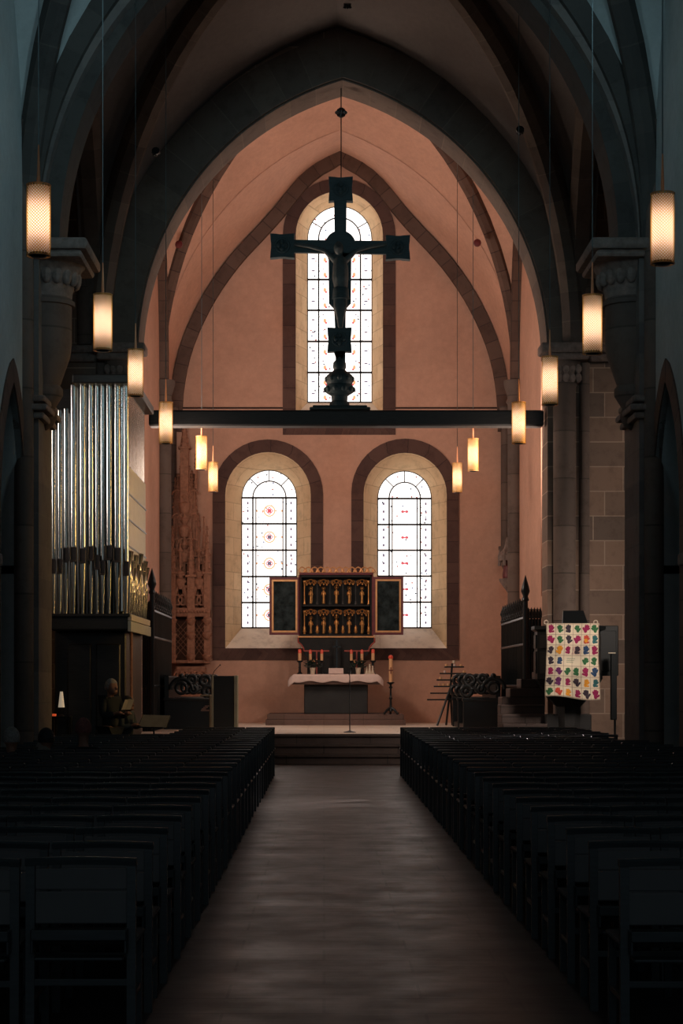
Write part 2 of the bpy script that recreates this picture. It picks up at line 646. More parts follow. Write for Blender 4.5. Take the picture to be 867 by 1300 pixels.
def mesh_shade_mat():
    """gilt perforated sheet metal: a diamond grid of holes cut by transparency"""
    m, nt, b = new_mat('perforated_gilt_sheet')
    tc = nt.nodes.new('ShaderNodeTexCoord')
    sp = nt.nodes.new('ShaderNodeSeparateXYZ')
    nt.links.new(tc.outputs['UV'], sp.inputs[0])
    def mth(op, a, bb=None, c=None):
        n = nt.nodes.new('ShaderNodeMath'); n.operation = op
        for i, q in enumerate((a, bb, c)):
            if q is None:
                continue
            if isinstance(q, (int, float)):
                n.inputs[i].default_value = q
            else:
                nt.links.new(q, n.inputs[i])
        return n.outputs[0]
    u = mth('MULTIPLY', sp.outputs[0], 24)
    w = mth('MULTIPLY', sp.outputs[1], 23)
    a = mth('ABSOLUTE', mth('SUBTRACT', mth('FRACT', mth('ADD', u, w)), .5))
    c = mth('ABSOLUTE', mth('SUBTRACT', mth('FRACT', mth('SUBTRACT', u, w)), .5))
    mx = mth('MAXIMUM', a, c)
    hole = mth('LESS_THAN', mx, .315)
    b.inputs['Base Color'].default_value = (.72, .42, .10, 1)
    b.inputs['Metallic'].default_value = .3
    b.inputs['Roughness'].default_value = .5
    tr = nt.nodes.new('ShaderNodeBsdfTransparent')
    tl = nt.nodes.new('ShaderNodeBsdfTranslucent')
    tl.inputs[0].default_value = (.9, .5, .12, 1)
    m1 = nt.nodes.new('ShaderNodeMixShader'); m1.inputs[0].default_value = .35
    nt.links.new(b.outputs[0], m1.inputs[1]); nt.links.new(tl.outputs[0], m1.inputs[2])
    m2 = nt.nodes.new('ShaderNodeMixShader')
    nt.links.new(hole, m2.inputs[0])
    nt.links.new(m1.outputs[0], m2.inputs[1]); nt.links.new(tr.outputs[0], m2.inputs[2])
    nt.links.new(m2.outputs[0], nt.nodes['Material Output'].inputs[0])
    return m


M['floor'] = floor_mat()
M['pane'] = pane_mat('daylit_painted_glass', 1)
M['lead'] = plain('black_lead_came', (.02, .02, .025), .5, 0, .1, 9, 0)
M['glass_red'] = emis('red_painted_glass', (.62, .10, .13), .85)
M['glass_orange'] = emis('orange_painted_glass', (.95, .42, .22), .95)
M['glass_dark'] = emis('dark_painted_glass', (.16, .13, .20), .8)
M['perf'] = mesh_shade_mat()
M['bulb'] = emis('glowing_lamp_tube', (1.0, .79, .65), 8.0)
m_, nt_, b_ = new_mat('frosted_lamp_glass')
tl_ = nt_.nodes.new('ShaderNodeBsdfTranslucent'); tl_.inputs[0].default_value = (1, .93, .84, 1)
nt_.links.new(tl_.outputs[0], nt_.nodes['Material Output'].inputs[0])
M['frost'] = m_
M['dim_glass'] = emis('dim_blue_clerestory_glass', (.30, .62, .80), .035)

# ------------------------------------------------------------------ setting: chancel (choir)
CX, CA = .36, 4.12           # centre line and half width of the choir
DB, DG = 45.5, 46.3          # distance of the end wall face and of its glass
DA0, DA1 = 36.0, 36.9        # the arch between crossing and choir
CZ = .55                     # choir floor height

struct(MB().box(-9.5, 10, -8, 36.05, -.3, 0).build('floor', M['floor']))
b = MB()
for k in range(3):
    b.box(-3.45, 4.1, 35.28 + .3 * k, 37.2, .0 if k == 0 else .183 * k - .02, .183 * (k + 1) - .05)
    b.bbox(-3.47, 4.12, 35.23 + .3 * k, 37.2, .183 * (k + 1) - .05, .183 * (k + 1), .014)
struct(b.build('trim_1', M['step']), 'dark stone steps up to the choir')
struct(MB().box(CX - CA - .6, CX + CA + .6, 35.95, 45.6, .3, CZ + .004).build('floor_choir', M['floor_hi']), 'pale stone floor of the raised choir')

# the three windows of the end wall: (outer frame, inner edge, glass) in photo pixels
WIN = [
    dict(n=1, out=(270, 410, 838, 558), inn=(286, 394.5, 823, 574), gl=(307, 376.5, 797, 597), bars=(632, 665, 698.5, 732, 765), v=(321, 363), motif='eye'),
    dict(n=2, out=(446, 582.5, 838, 557), inn=(461.5, 567, 823, 575), gl=(479.5, 547.5, 797, 598), bars=(633, 666, 698.6, 731.5, 764.5), v=(494, 533.5), motif='bar'),
    dict(n=3, out=(359, 502, 552, 227), inn=(375.5, 486, 527, 243), gl=(390.5, 472, 511, 262), bars=(317, 355, 394, 433.6, 473), v=(404.5, 457.6), motif='flame'),
]


def loop_px(q, D, n=20):
    l, r, bt, tp = q
    return round_loop(X(l, D), X(r, D), Z(bt, D), Z(tp, D), n)


holes = [loop_px(w['inn'], DB) for w in WIN]
wall = MB().panel([(CX - CA - .6, 0), (CX + CA + .6, 0), (CX + CA + .6, 16.4), (CX - CA - .6, 16.4)], holes, DB, DB + .12)
struct(wall.build('wall_back', M['pink']))

for w in WIN:
    nm = 'window_%d' % w['n']
    root = bpy.data.objects.new(nm, None)
    COL.objects.link(root)
    root['kind'] = 'structure'
    gl = loop_px(w['gl'], DG)
    # splayed reveal
    inn = loop_px(w['inn'], DB)
    r = MB()
    n = len(inn)
    for j in range(n):
        k = (j + 1) % n
        if j == 0:
            continue
        r.face([(inn[j][0], DB, inn[j][1]), (inn[k][0], DB, inn[k][1]), (gl[k][0], DG, gl[k][1]), (gl[j][0], DG, gl[j][1])])
    r.build('window_reveal', M['reveal'], root, recalc=False)
    s = MB()
    s.face([(inn[0][0], DB - .005, inn[0][1]), (inn[1][0], DB - .005, inn[1][1]), (gl[1][0], DG, gl[1][1]), (gl[0][0], DG, gl[0][1])])
    s.face([(inn[0][0], DB - .005, inn[0][1]), (inn[1][0], DB - .005, inn[1][1]), (inn[1][0], DB - .005, inn[1][1] - .03), (inn[0][0], DB - .005, inn[0][1] - .03)])
    s.build('window_sill', M['sill'], root, recalc=False)
    # dark stone surround, slightly proud of the plaster
    outl = loop_px(w['out'], DB)
    fr = MB().panel(outl, [inn], DB - .03, DB + .02)
    # polar uv for the voussoirs
    cx = (outl[0][0] + outl[1][0]) / 2
    zs = outl[2][1]
    fr.uv = []
    for f in fr.f:
        q = []
        mz = sum(fr.v[i][2] for i in f) / len(f)
        for i in f:
            x, y, z = fr.v[i]
            if mz > zs:
                a = math.atan2(max(z - zs, 0), x - cx)
                q.append((a * 1.2, 0.1 + .2 * (abs(x - cx) > .8)))
            else:
                q.append((z - zs + (7 if x > cx else 0), .15))
        fr.uv.append(q)
    fr.build('window_frame', M['frame_stone'], root)
    # glass
    p = MB()
    p.panel(gl, [], DG + .02, DG + .05)
    p.build('pane', M['pane'], root)
    g = MB()
    lx, rx, zb, zt = X(w['gl'][0], DG), X(w['gl'][1], DG), Z(w['gl'][2], DG), Z(w['gl'][3], DG)
    R = (rx - lx) / 2
    cx, zs = (lx + rx) / 2, zt - R
    y0, y1 = DG - .025, DG + .02
    for py in w['bars']:
        z = Z(py, DG)
        g.box(lx, rx, y0, y1, z - .022, z + .022)
    vl, vr = X(w['v'][0], DG), X(w['v'][1], DG)
    for x in (vl, vr):
        g.box(x - .019, x + .019, y0, y1, zb, zs)
        if w['n'] != 3:
            g.box(x + (.075 if x == vl else -.075) - .014, x + (.075 if x == vl else -.075) + .014, y0, y1, zb, zs)
    ri = (vr - vl) / 2
    pr = [( (vl + vr) / 2 + ri * math.cos(PI * i / 20), (DG), zs + ri * math.sin(PI * i / 20)) for i in range(21)]
    g.tube(pr, .018, 5)
    for a in ((PI * .5, PI * .25, PI * .75) if w['n'] != 3 else (PI * .17, PI * .83)):
        g.tube([(cx + ri * math.cos(a), DG, zs + ri * math.sin(a)), (cx + R * math.cos(a), DG, zs + R * math.sin(a))], .013, 5)
    g.box(lx, rx, y0, y1, zb - .02, zb + .02)
    g.box(lx - .015, lx + .012, y0, y1, zb, zs); g.box(rx - .012, rx + .015, y0, y1, zb, zs)
    g.tube([(cx + R * math.cos(PI * i / 24), DG, zs + R * math.sin(PI * i / 24)) for i in range(25)], .016, 5)
    g.build('leading', M['lead'], root)
    # painted motifs, one per field of the window
    zz = [Z(py, DG) for py in w['bars']] + [zb]
    mt = MB()
    rnd = random.Random(w['n'])
    yy = DG + .012
    def disc(x, z, rx_, rz_, mi):
        mt.mi = mi
        mt.add([(x + rx_ * math.cos(2 * PI * k / 10), yy, z + rz_ * math.sin(2 * PI * k / 10)) for k in range(10)] +
               [(x + rx_ * math.cos(2 * PI * k / 10), yy + .006, z + rz_ * math.sin(2 * PI * k / 10)) for k in range(10)],
               [tuple(reversed(range(10))), tuple(range(10, 20))] + [(k, (k + 1) % 10, 10 + (k + 1) % 10, 10 + k) for k in range(10)])
    for i in range(len(zz) - 1):
        zc = (zz[i] + zz[i + 1]) / 2
        h = zz[i] - zz[i + 1]
        xc = (vl + vr) / 2
        if w['motif'] == 'eye':
            mt.mi = 1
            mt.torus((xc, yy, zc), .13, .017, 'y', 14, 4)
            mt.mi = 0
            mt.torus((xc, yy, zc), .085, .016, 'y', 4, 4)
            disc(xc, zc, .05, .05, 2 if i != 0 else 0)
            for sx in (-1, 1):
                disc(xc + sx * .16, zc, .03, .018, 1)
                disc(xc + sx * .30, zc, .018, .03, 1)
        elif w['motif'] == 'bar':
            for sx in (-1, 1):
                disc(xc + sx * .05, zc, .042, .034, 0)
                disc(xc + sx * .30, zc + .02, .011, .09, 1)
            disc(xc, zc, .02, .018, 0)
        else:
            for sx in (-1, 1):
                for dz in (-.33, .17):
                    disc(xc + sx * .36, zc + h * dz, .035, .055, 1)
                    disc(xc + sx * .33, zc + h * dz - .05, .025, .03, 0)
                    disc(xc + sx * .40, zc + h * (dz + .2), .028, .012, 2)
        for sx in (-1, 1):
            for dz in (-.3, 0, .3) if w['n'] != 3 else (-.2, .2):
                disc(xc + sx * (R - .14), zc + h * dz, .05 if w['n'] == 3 else .026, .018 if w['n'] == 3 else .036, 2)
    mt.build('painted_ornament', [M['glass_red'], M['glass_orange'], M['glass_dark']], root)

# a thin moulding line on the end wall, level with the rood beam
struct(MB().bbox(CX - CA + .1, X(359, DB), DB - .03, DB + .01, Z(519, DB), Z(517, DB)).build('trim_2', M['frame_stone']))
struct(MB().bbox(X(502, DB), CX + CA - .1, DB - .03, DB + .01, Z(519, DB), Z(517, DB)).build('trim_3', M['frame_stone']))

# side walls of the choir, each with a tall splayed window just behind the arch
for side, nm in ((-1, 'left'), (1, 'right')):
    xw = CX + side * CA
    ys, ye, zb, zt = 37.15, 39.0, 3.3, 10.2
    n = 16
    r = (ye - ys) / 2
    hole = [(ys, zb), (ye, zb)] + [(ys + r + r * math.cos(PI * i / n), zt - r + r * math.sin(PI * i / n)) for i in range(n + 1)]
    p = MB().panel_x([(DA1 - .05, .3), (DB + .1, .3), (DB + .1, 16.4), (DA1 - .05, 16.4)], [hole], xw, xw + side * .7)
    struct(p.build('wall_choir_' + nm, M['pink']))
    q = MB()
    q.box(min(xw + side * 1.3, xw + side * 1.5), max(xw + side * .7, xw + side * .9), ys - .3, ye + .3, zb - .3, zt + .3)
    o = q.build('window_choir_' + nm, M['linen'])
    o['kind'] = 'structure'

# vaults
def vault_bay(name, x0, x1, y0, y1, zs, zform_x, zform_y, boss, mat, n=14, over=0):
    """four webs between wall arches and diagonal ribs; over every web a ruled surface"""
    xc, yc = (x0 + x1) / 2, (y0 + y1) / 2
    b = MB()
    corners = [(x0, y0), (x1, y0), (x1, y1), (x0, y1)]
    def half(p, q, rise):
        """points from corner p up to the crown above q"""
        d = Vector((q[0] - p[0], q[1] - p[1]))
        a = d.length
        pts = arch_pts(0, a, 0, rise, n)[:n + 1]
        return [Vector((p[0] + d.x * (x + a) / a, p[1] + d.y * (x + a) / a, zs + z)) for x, z in pts]
    for i in range(4):
        A, B = corners[i], corners[(i + 1) % 4]
        mid = ((A[0] + B[0]) / 2, (A[1] + B[1]) / 2)
        rise = (zform_y if i % 2 == 0 else zform_x) - zs
        for C in (A, B):
            f = half(C, mid, rise)
            g = half(C, (xc, yc), boss - zs)
            m = 8
            rows = []
            for k in range(n + 1):
                rows.append([f[k].lerp(g[k], t / m) + Vector((0, 0, .12 * math.sin(PI * t / m) * min(1, k / n * 2))) for t in range(m + 1)])
            b.loft(rows, close=False)
    o = b.build(name, mat, recalc=False, smooth=60)
    return struct(o)


def rib(name, p, q, zs, top, w, h, mat, n=18, both=True):
    """rib from corner p over to q (plan points), crown height top"""
    p, q = Vector(p), Vector(q)
    d = q - p
    a = d.length / 2
    pts = arch_pts(0, a, zs, top - zs, n)
    u = d.normalized()
    c = (p + q) / 2
    P3 = [Vector((c.x + u.x * x, c.y + u.y * x, z)) for x, z in pts]
    side = Vector((u.y, -u.x, 0))
    b = MB().sweep(P3, side, w, h, chamfer=min(w, h) * .3)
    return b


nt_ = 1
CV0, CV1 = DA1, DB
cx0, cx1 = CX - CA, CX + CA
CB = 43.4                    # the ribs spring from shafts on the side walls, a little before the end wall
vault_bay('ceiling_choir', cx0, cx1, CV0, CB, 8.4, 14.3, 14.2, 15.1, M['vault_pink'])
b = MB()
fa = arch_pts(CX, CA, 8.4, 5.8, 26)
HB_ = [(216, 548), (215, 500), (207, 453), (192, 412), (169, 368), (139, 326), (110, 296), (80, 264), (58, 232), (34, 209), (0, 194)]
def resample(pts, n):
    P = [Vector(p) for p in pts]
    L = [0]
    for i in range(1, len(P)):
        L.append(L[-1] + (P[i] - P[i - 1]).length)
    out = []
    for k in range(n + 1):
        t = L[-1] * k / n
        i = max(1, min(len(P) - 1, next((j for j in range(1, len(P)) if L[j] >= t - 1e-9), len(P) - 1)))
        f = (t - L[i - 1]) / (L[i] - L[i - 1])
        out.append(P[i - 1].lerp(P[i], f))
    for _ in range(2):
        out = [out[0]] + [(out[i - 1] + out[i] * 2 + out[i + 1]) / 4 for i in range(1, n)] + [out[-1]]
    return [(p.x, p.y) for p in out]
left_ = resample([(X(431.5 - dx, DB), Z(py, DB)) for dx, py in HB_], 26)
right_ = [(2 * X(431.5, DB) - x, z) for x, z in reversed(left_[:-1])]
ENDC = left_ + right_
fa = resample(fa[:27], 26) + resample(fa[26:], 26)[1:]
m_ = 6
b.loft([[(fa[i][0] + (ENDC[i][0] - fa[i][0]) * t / m_, CB - .02 + (DB + .07 - CB) * t / m_, fa[i][1] + (ENDC[i][1] - fa[i][1]) * t / m_) for i in range(len(fa))] for t in range(m_ + 1)], close=False)
struct(b.build('ceiling_choir_end', M['vault_pink'], smooth=60))
b = MB()
for s in (-1, 1):
    b.panel_x([(CB - .1, 8.3), (DB, 8.3), (DB, 8.6), (CB - .1, 8.6)], [], CX + s * CA, CX + s * (CA + .1))
struct(b.build('wall_choir_upper', M['pink']))
TR = [10]
def trim(b, mat, label, smooth=None):
    TR[0] += 1
    return struct(b.build('trim_%d' % TR[0], mat, smooth=smooth), label)

ins = .22
for p, q, l in (((cx0 + .06, CV0 + .1), (cx1 - .12, CB), 'diagonal rib of the choir vault, rising left to right'),
                ((cx1 - .12, CV0 + .1), (cx0 + .06, CB), 'diagonal rib of the choir vault, rising right to left')):
    b = rib('rib', p, q, 8.4, 14.75, .30, .36, M['rib_stone'])
    trim(b, M['rib_stone'], l)
# arch band against the end wall
b = MB().sweep([Vector((x, DB - .09, z)) for x, z in ENDC], (0, -1, 0), .2, -.30)
trim(b, M['rib_stone'], 'pointed stone band around the end wall')
for s, l in ((-1, 'left'), (1, 'right')):
    xw = CX + s * CA
    P3 = [Vector((xw - s * .1, (CV0 + CB) / 2 + x, z)) for x, z in arch_pts(0, 3.1, 8.4, 5.6, 20)]
    b = MB().sweep(P3, (1, 0, 0), .2, .25)
    trim(b, M['rib_stone'], 'wall arch along the %s side of the choir vault' % l)
# corner shafts of the choir with corbels
for s, l in ((-1, 'left'), (1, 'right')):
    b = MB()
    x = CX + s * (CA - .12)
    b.lathe([(.10, 4.75), (.10, 7.7), (.13, 7.75), (.12, 7.85), (.16, 8.05), (.17, 8.12)], (x, DB - .25, 0), 14)
    b.lathe([(.03, 4.15), (.10, 4.3), (.12, 4.5), (.18, 4.72), (.18, 4.78)], (x, DB - .25, 0), 12)
    b.box(x - .1, x + .1, DB - .2, DB, 4.8, 8.1)
    trim(b, M['shaft'], 'round corner shaft at the %s end of the choir' % l, 40)
    b = MB()
    x = CX + s * (CA - .10)
    b.lathe([(.16, .56), (.16, 7.9), (.2, 7.95), (.16, 8.05), (.25, 8.35), (.25, 8.45)], (x, CB, 0), 14)
    trim(b, M['shaft'], 'tall shaft on the %s side wall of the choir' % l, 40)

# boss discs on the choir ribs
k = 0
for px, py in ((228, 313), (605, 311)):
    p = W(px, py, 42.8)
    b = MB().lathe([(.02, -.07), (.08, -.05), (.09, 0), (.08, .05), (.02, .1)], (p.x, p.y - .2, p.z), 12, 'y')
    trim(b, M['red_frame'], 'small red boss on the %s rib of the choir vault' % ('left' if px < 400 else 'right'), 40)

# ------------------------------------------------------------------ setting: choir arch wall and crossing
XC, XA = .25, 4.5            # crossing
opening = [(CX + 3.9, -.1)] + list(reversed(arch_pts(CX, 3.9, 7.8, 5.17, 26))) + [(CX - 3.9, -.1)]
outer = [(-10, -.1)] + [(-10, 16.5), (10.5, 16.5), (10.5, -.1)]
poly = outer + opening
struct(MB().panel(poly, [], DA0, DA1).build('wall_choir_arch', M['block']), 'block wall around the pointed choir arch')
# plaster facing above the springing on the crossing side
ap = arch_pts(CX, 4.75, 7.8, 6.0, 26)
# voussoir ring
b = MB().sweep([Vector((x, (DA0 + DA1) / 2 - .03, z)) for x, z in arch_pts(CX, 3.88, 7.8, 5.17, 30)], (0, -1, 0), (DA1 - DA0) + .1, .03)
trim(b, M['arch_stone'], 'dressed stone soffit of the pointed choir arch')
b = MB().sweep([Vector((x, DA0 - .06, z)) for x, z in arch_pts(CX, 3.92, 7.8, 5.22, 30)], (0, -1, 0), .12, .82)
trim(b, M['arch_stone'], 'ring of dressed stones on the face of the choir arch')
for s, l in ((-1, 'left'), (1, 'right')):
    x = CX + s * 4.22
    b = MB()
    b.lathe([(.30, 0), (.30, .25), (.24, .35), (.215, .4), (.215, 7.15), (.25, 7.2), (.22, 7.27), (.25, 7.5), (.33, 7.62)], (x, DA0 - .02, 0), 18)
    trim(b, M['shaft'], 'thick round shaft on the %s of the choir arch' % l, 40)
    b = MB()
    b.bbox(x - .42, x + .42, DA0 - .42, DA0 + .1, 7.62, 7.74, .03)
    b.bbox(x - .5, x + .5, DA0 - .5, DA0 + .1, 7.74, 7.92, .03)
    for kx in range(5):
        for kz in range(2):
            b.ball((x - .24 + .12 * kx, DA0 - .24 + .03 * abs(kx - 2), 7.3 + .17 * kz), .07, 8, 1, .8, 1.4)
    trim(b, M['carved'], 'carved leaf capital on the %s of the choir arch' % l, 40)
    # string course on the block wall at capital height
    xa, xb = (x + .45, 10) if s > 0 else (-9.5, x - .45)
    b = MB(); b.bbox(xa, xb, DA0 - .16, DA0 + .05, 7.62, 7.78, .04); b.bbox(xa, xb, DA0 - .24, DA0 + .05, 7.78, 7.92, .04)
    trim(b, M['carved'], 'moulded string course on the %s block wall' % l)
    b = MB()
    b.lathe([(.10, 0), (.10, 7.6)], (x + s * .38, DA0 - .02, 0), 10)
    trim(b, M['shaft'], 'slim shaft beside the thick one on the %s of the choir arch' % l, 40)

# crossing vault, its ribs and side arches
CR0, CR1 = 26.2, DA0 - .02
kx0, kx1 = XC - XA, XC + XA
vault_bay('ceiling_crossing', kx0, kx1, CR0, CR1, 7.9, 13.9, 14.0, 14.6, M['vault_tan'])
for p, q, l in (((kx0 + .15, CR0 + .1), (kx1 - .15, CR1 - .25), 'diagonal rib of the crossing vault, rising left to right'),
                ((kx1 - .15, CR0 + .1), (kx0 + .15, CR1 - .25), 'diagonal rib of the crossing vault, rising right to left')):
    trim(rib('rib', p, q, 7.9, 14.25, .42, .42, M['arch_stone']), M['arch_stone'], l)
for s, l in ((-1, 'left'), (1, 'right')):
    xw = XC + s * (XA + .1)
    P3 = [Vector((xw, (CR0 + CR1) / 2 + x, z)) for x, z in arch_pts(0, 4.7, 7.9, 5.75, 22)]
    b = MB().sweep(P3, (1, 0, 0), .5, .5, chamfer=.12)
    trim(b, M['arch_stone'], 'pointed arch opening to the %s transept' % l)
    xo, xi = sorted((xw + s * .25, xw - s * .15))
    op = arch_pts((CR0 + CR1) / 2, 4.75, 7.9, 6.0, 22)
    poly = [(CR0, 7.9)] + [(y, z) for y, z in op[1:-1]] + [(CR1, 7.9), (CR1, 16.4), (CR0, 16.4)]
    pp = MB().panel_x(poly, [], xo, xi)
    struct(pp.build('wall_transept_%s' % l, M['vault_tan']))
# slim wall shaft in the right corner of the crossing, above the string course
for s, l in ((-1, 'left'), (1, 'right')):
    b = MB().lathe([(.15, 7.92), (.15, 12.2)], (XC + s * 4.78, DA0 - .18, 0), 12)
    b.lathe([(.13, 7.92), (.13, 9.8)], (XC + s * 4.42, DA0 - .12, 0), 12)
    trim(b, M['shaft'], 'slim upper shaft in the %s far corner of the crossing' % l, 40)
for i, (px, py, D) in enumerate(((198, 193, 33.3), (660, 166, 33.3), (441, 8, 34.9))):
    p = W(px, py, D)
    b = MB()
    b.lathe([(.02, -.04), (.055, -.03), (.07, 0), (.07, .05)], (0, 0, 0), 12)
    for k in range(8):
        b.ball((.06 * math.cos(k * PI / 4), .06 * math.sin(k * PI / 4), -.02), .02, 6)
    o = trim(b, M['iron'], ('small dark boss on the left crossing rib', 'small dark boss on the right crossing rib', 'small dark boss at the crown of the crossing vault')[i], 40)
    o.location = p
    o.rotation_euler = ((PI / 2 - .3, 0, 0) if i < 2 else (.5, 0, 0))
# transept ends, roofs
for s, l in ((-1, 'left'), (1, 'right')):
    xw = XC + s * 9.6
    struct(MB().box(min(xw, xw + s * .3), max(xw, xw + s * .3), 26, 36.1, 0, 16.4).build('wall_transept_end_%s' % l, M['block_side']))
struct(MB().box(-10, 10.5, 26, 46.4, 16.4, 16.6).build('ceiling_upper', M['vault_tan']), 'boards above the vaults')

# ------------------------------------------------------------------ setting: nave
NX, NA = .2, 4.15            # nave centre and half width
N0, N1 = 25.0, 26.2          # the nearer transverse arch
op = [(NX + 3.97, -.1)] + list(reversed(arch_pts(NX, 3.97, 7.2, 5.1, 26))) + [(NX - 3.97, -.1)]
poly = [(-10, -.1), (-10, 16.5), (10.5, 16.5), (10.5, -.1)] + op
struct(MB().panel(poly, [], N0, N1).build('wall_nave_arch', M['pier']), 'wall carried by the nearer pointed arch')
b = MB().sweep([Vector((x, (N0 + N1) / 2, z)) for x, z in arch_pts(NX, 3.73, 7.35, 4.95, 30)], (0, -1, 0), .75, .26)
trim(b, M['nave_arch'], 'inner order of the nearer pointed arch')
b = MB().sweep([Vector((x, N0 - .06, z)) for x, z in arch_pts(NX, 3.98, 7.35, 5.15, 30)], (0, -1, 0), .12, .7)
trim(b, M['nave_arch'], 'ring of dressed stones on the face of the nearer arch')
for s, l in ((-1, 'left'), (1, 'right')):
    x = NX + s * 3.97
    yc = (N0 + N1) / 2
    b = MB()
    # respond shaft tapering into its corbel
    b.lathe([(.02, 4.95), (.10, 5.0), (.16, 5.12), (.15, 5.2), (.13, 5.24), (.24, 5.42), (.24, 5.5), (.2, 5.55), (.34, 5.95), (.36, 6.1), (.36, 6.62)], (x, yc, 0), 20)
    b.lathe([(.4, 6.62), (.4, 6.68), (.36, 6.7), (.36, 6.72)], (x, yc, 0), 20)
    trim(b, M['shaft'], 'half round respond of the nearer arch on the %s, ending in a corbel' % l, 40)
    b = MB()
    b.lathe([(.36, 6.72), (.38, 6.85), (.5, 7.12), (.54, 7.15)], (x, yc, 0), 20)
    for k in range(9):
        a = PI / 2 + s * (PI * (k + .5) / 9)
        b.ball((x + .42 * math.cos(a), yc + .42 * math.sin(a), 6.98), .075, 8, 1, 1, 1.6)
    b.bbox(x - .58, x + .58, N0 - .12, N1 + .1, 7.15, 7.24, .03)
    b.bbox(x - .66, x + .66, N0 - .2, N1 + .15, 7.24, 7.38, .03)
    trim(b, M['carved'], 'capital of the respond on the %s, with a moulded slab' % l, 40)
    # corner corbel mouldings where the pier widens below
    xi = NX + s * 3.99
    b = MB()
    for k, (dz, dx) in enumerate(((0, .10), (.1, .16), (.22, .12))):
        b.bbox(min(xi - s * dx, xi + s * .8), max(xi - s * dx, xi + s * .8), N0 - dx, N1 - .05, 5.02 + dz, 5.10 + dz, .02)
    trim(b, M['carved'], 'stepped moulding under the respond on the %s' % l)
    # near clustered shafts left and right of the arch, carrying the nave ribs
    b = MB()
    xs = NX + s * (NA - .0)
    b.lathe([(.13, 0), (.13, 8.6), (.2, 8.9)], (xs, N0 - .1, 0), 12)
    trim(b, M['shaft'], 'slim shaft where the %s nave wall meets the arch pier' % l, 40)

# nave side walls with pointed arcade arches and clerestory windows
for s, l in ((-1, 'left'), (1, 'right')):
    xw = NX + s * NA
    arches = []
    clers = []
    for c in (24.0, 18.6, 13.4, 8.2):
        a = .98 if c > 20 else 1.7
        base = arch_pts(c, a, 3.6, 1.75 if c > 20 else 2.2, 24)
        arches.append([(c + a, -.0)] + list(reversed(base)) + [(c - a, -.0)])
    for c in (21.75, 16.5):
        clers.append([(c - .75, 7.75), (c + .75, 7.75)] + list(reversed(arch_pts(c, .75, 10, 1.0, 8))))
    outline = [(25.1, 14)]
    outline += [(-8, 14), (-8, 0)]
    bottoms = []
    for a in reversed(arches):
        bottoms += [a[-1]] + list(a[1:-1])[::-1] + [a[0]]
    outline += bottoms + [(25.1, 0)]
    p = MB().panel_x(outline, clers, xw, xw + s * .8)
    struct(p.build('wall_nave_%s' % l, M['nave_plaster']))
    for i, c in enumerate((24.0, 18.6, 13.4)):
        a = .98 if c > 20 else 1.7
        P3 = [Vector((xw + s * .03, y, z)) for y, z in [(c - a, 0.0), (c - a, 1.8)] + arch_pts(c, a, 3.6, 1.75 if c > 20 else 2.2, 24) + [(c + a, 1.8), (c + a, 0)]]
        b = MB().sweep(P3, (1, 0, 0), .1, .3)
        trim(b, M['rib_stone'], '%s arch of the %s arcade counted from the choir' % (('first', 'second', 'third')[i], l))
    for i, cl in enumerate(clers):
        r = bpy.data.objects.new('window_%d' % (3 + 2 * i + (2 if s > 0 else 1)), None)
        COL.objects.link(r); r['kind'] = 'structure'
        MB().panel_x(cl, [], xw + s * .5, xw + s * .53).build('pane', M['dim_glass'], r)
        g = MB()
        for z in (8.3, 8.9, 9.5, 10.1, 10.6):
            g.box(min(xw + s * .45, xw + s * .5), max(xw + s * .45, xw + s * .5), cl[0][0], cl[1][0], z - .015, z + .015)
        for dy in (.5, 1.0):
            g.box(min(xw + s * .45, xw + s * .5), max(xw + s * .45, xw + s * .5), cl[0][0] + dy - .012, cl[0][0] + dy + .012, 7.75, 10.7)
        g.build('leading', M['lead'], r)
    # low aisle beyond the arcade
    xo = NX + s * 7.6
    xa, xb = sorted((xw + s * .1, xo))
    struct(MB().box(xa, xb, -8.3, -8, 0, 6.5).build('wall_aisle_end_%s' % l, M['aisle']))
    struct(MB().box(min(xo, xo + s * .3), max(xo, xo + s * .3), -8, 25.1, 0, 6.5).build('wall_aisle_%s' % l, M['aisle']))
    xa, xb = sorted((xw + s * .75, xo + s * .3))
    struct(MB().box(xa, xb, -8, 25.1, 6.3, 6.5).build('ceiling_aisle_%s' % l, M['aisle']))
# string line on arcade piers
for s, l in ((-1, 'left'), (1, 'right')):
    xw = NX + s * NA
    b = MB()
    for y0, y1 in ((20.3, 23.0), (24.98, 25.1)):
        b.bbox(min(xw - s * .05, xw + s * .8), max(xw - s * .05, xw + s * .8), y0, y1 - .02, 2.95, 3.1, .02)
    trim(b, M['carved'], 'impost moulding on the %s arcade pier' % l)

for i, (y0, y1) in enumerate(((15.0, 25.0), (5.0, 15.0), (-5.0, 5.0))):
    vault_bay('ceiling_nave_%d' % (i + 1), NX - NA, NX + NA, y0, y1, 7.3, 12.6, 12.9, 13.6, M['nave_plaster'])
    for p, q in (((NX - NA + .1, y0 + .1), (NX + NA - .1, y1 - .15)), ((NX + NA - .1, y0 + .1), (NX - NA + .1, y1 - .15))):
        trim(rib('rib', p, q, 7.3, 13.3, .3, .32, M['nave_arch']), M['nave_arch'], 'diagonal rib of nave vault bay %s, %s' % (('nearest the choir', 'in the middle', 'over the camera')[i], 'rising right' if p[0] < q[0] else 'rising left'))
    if i:
        b = MB().sweep([Vector((x, y1, z)) for x, z in arch_pts(NX, NA - .5, 7.3, 5.1, 22)], (0, -1, 0), .6, .6)
        trim(b, M['nave_arch'], 'cross arch of the nave %s' % ('ahead', 'overhead')[i - 1])

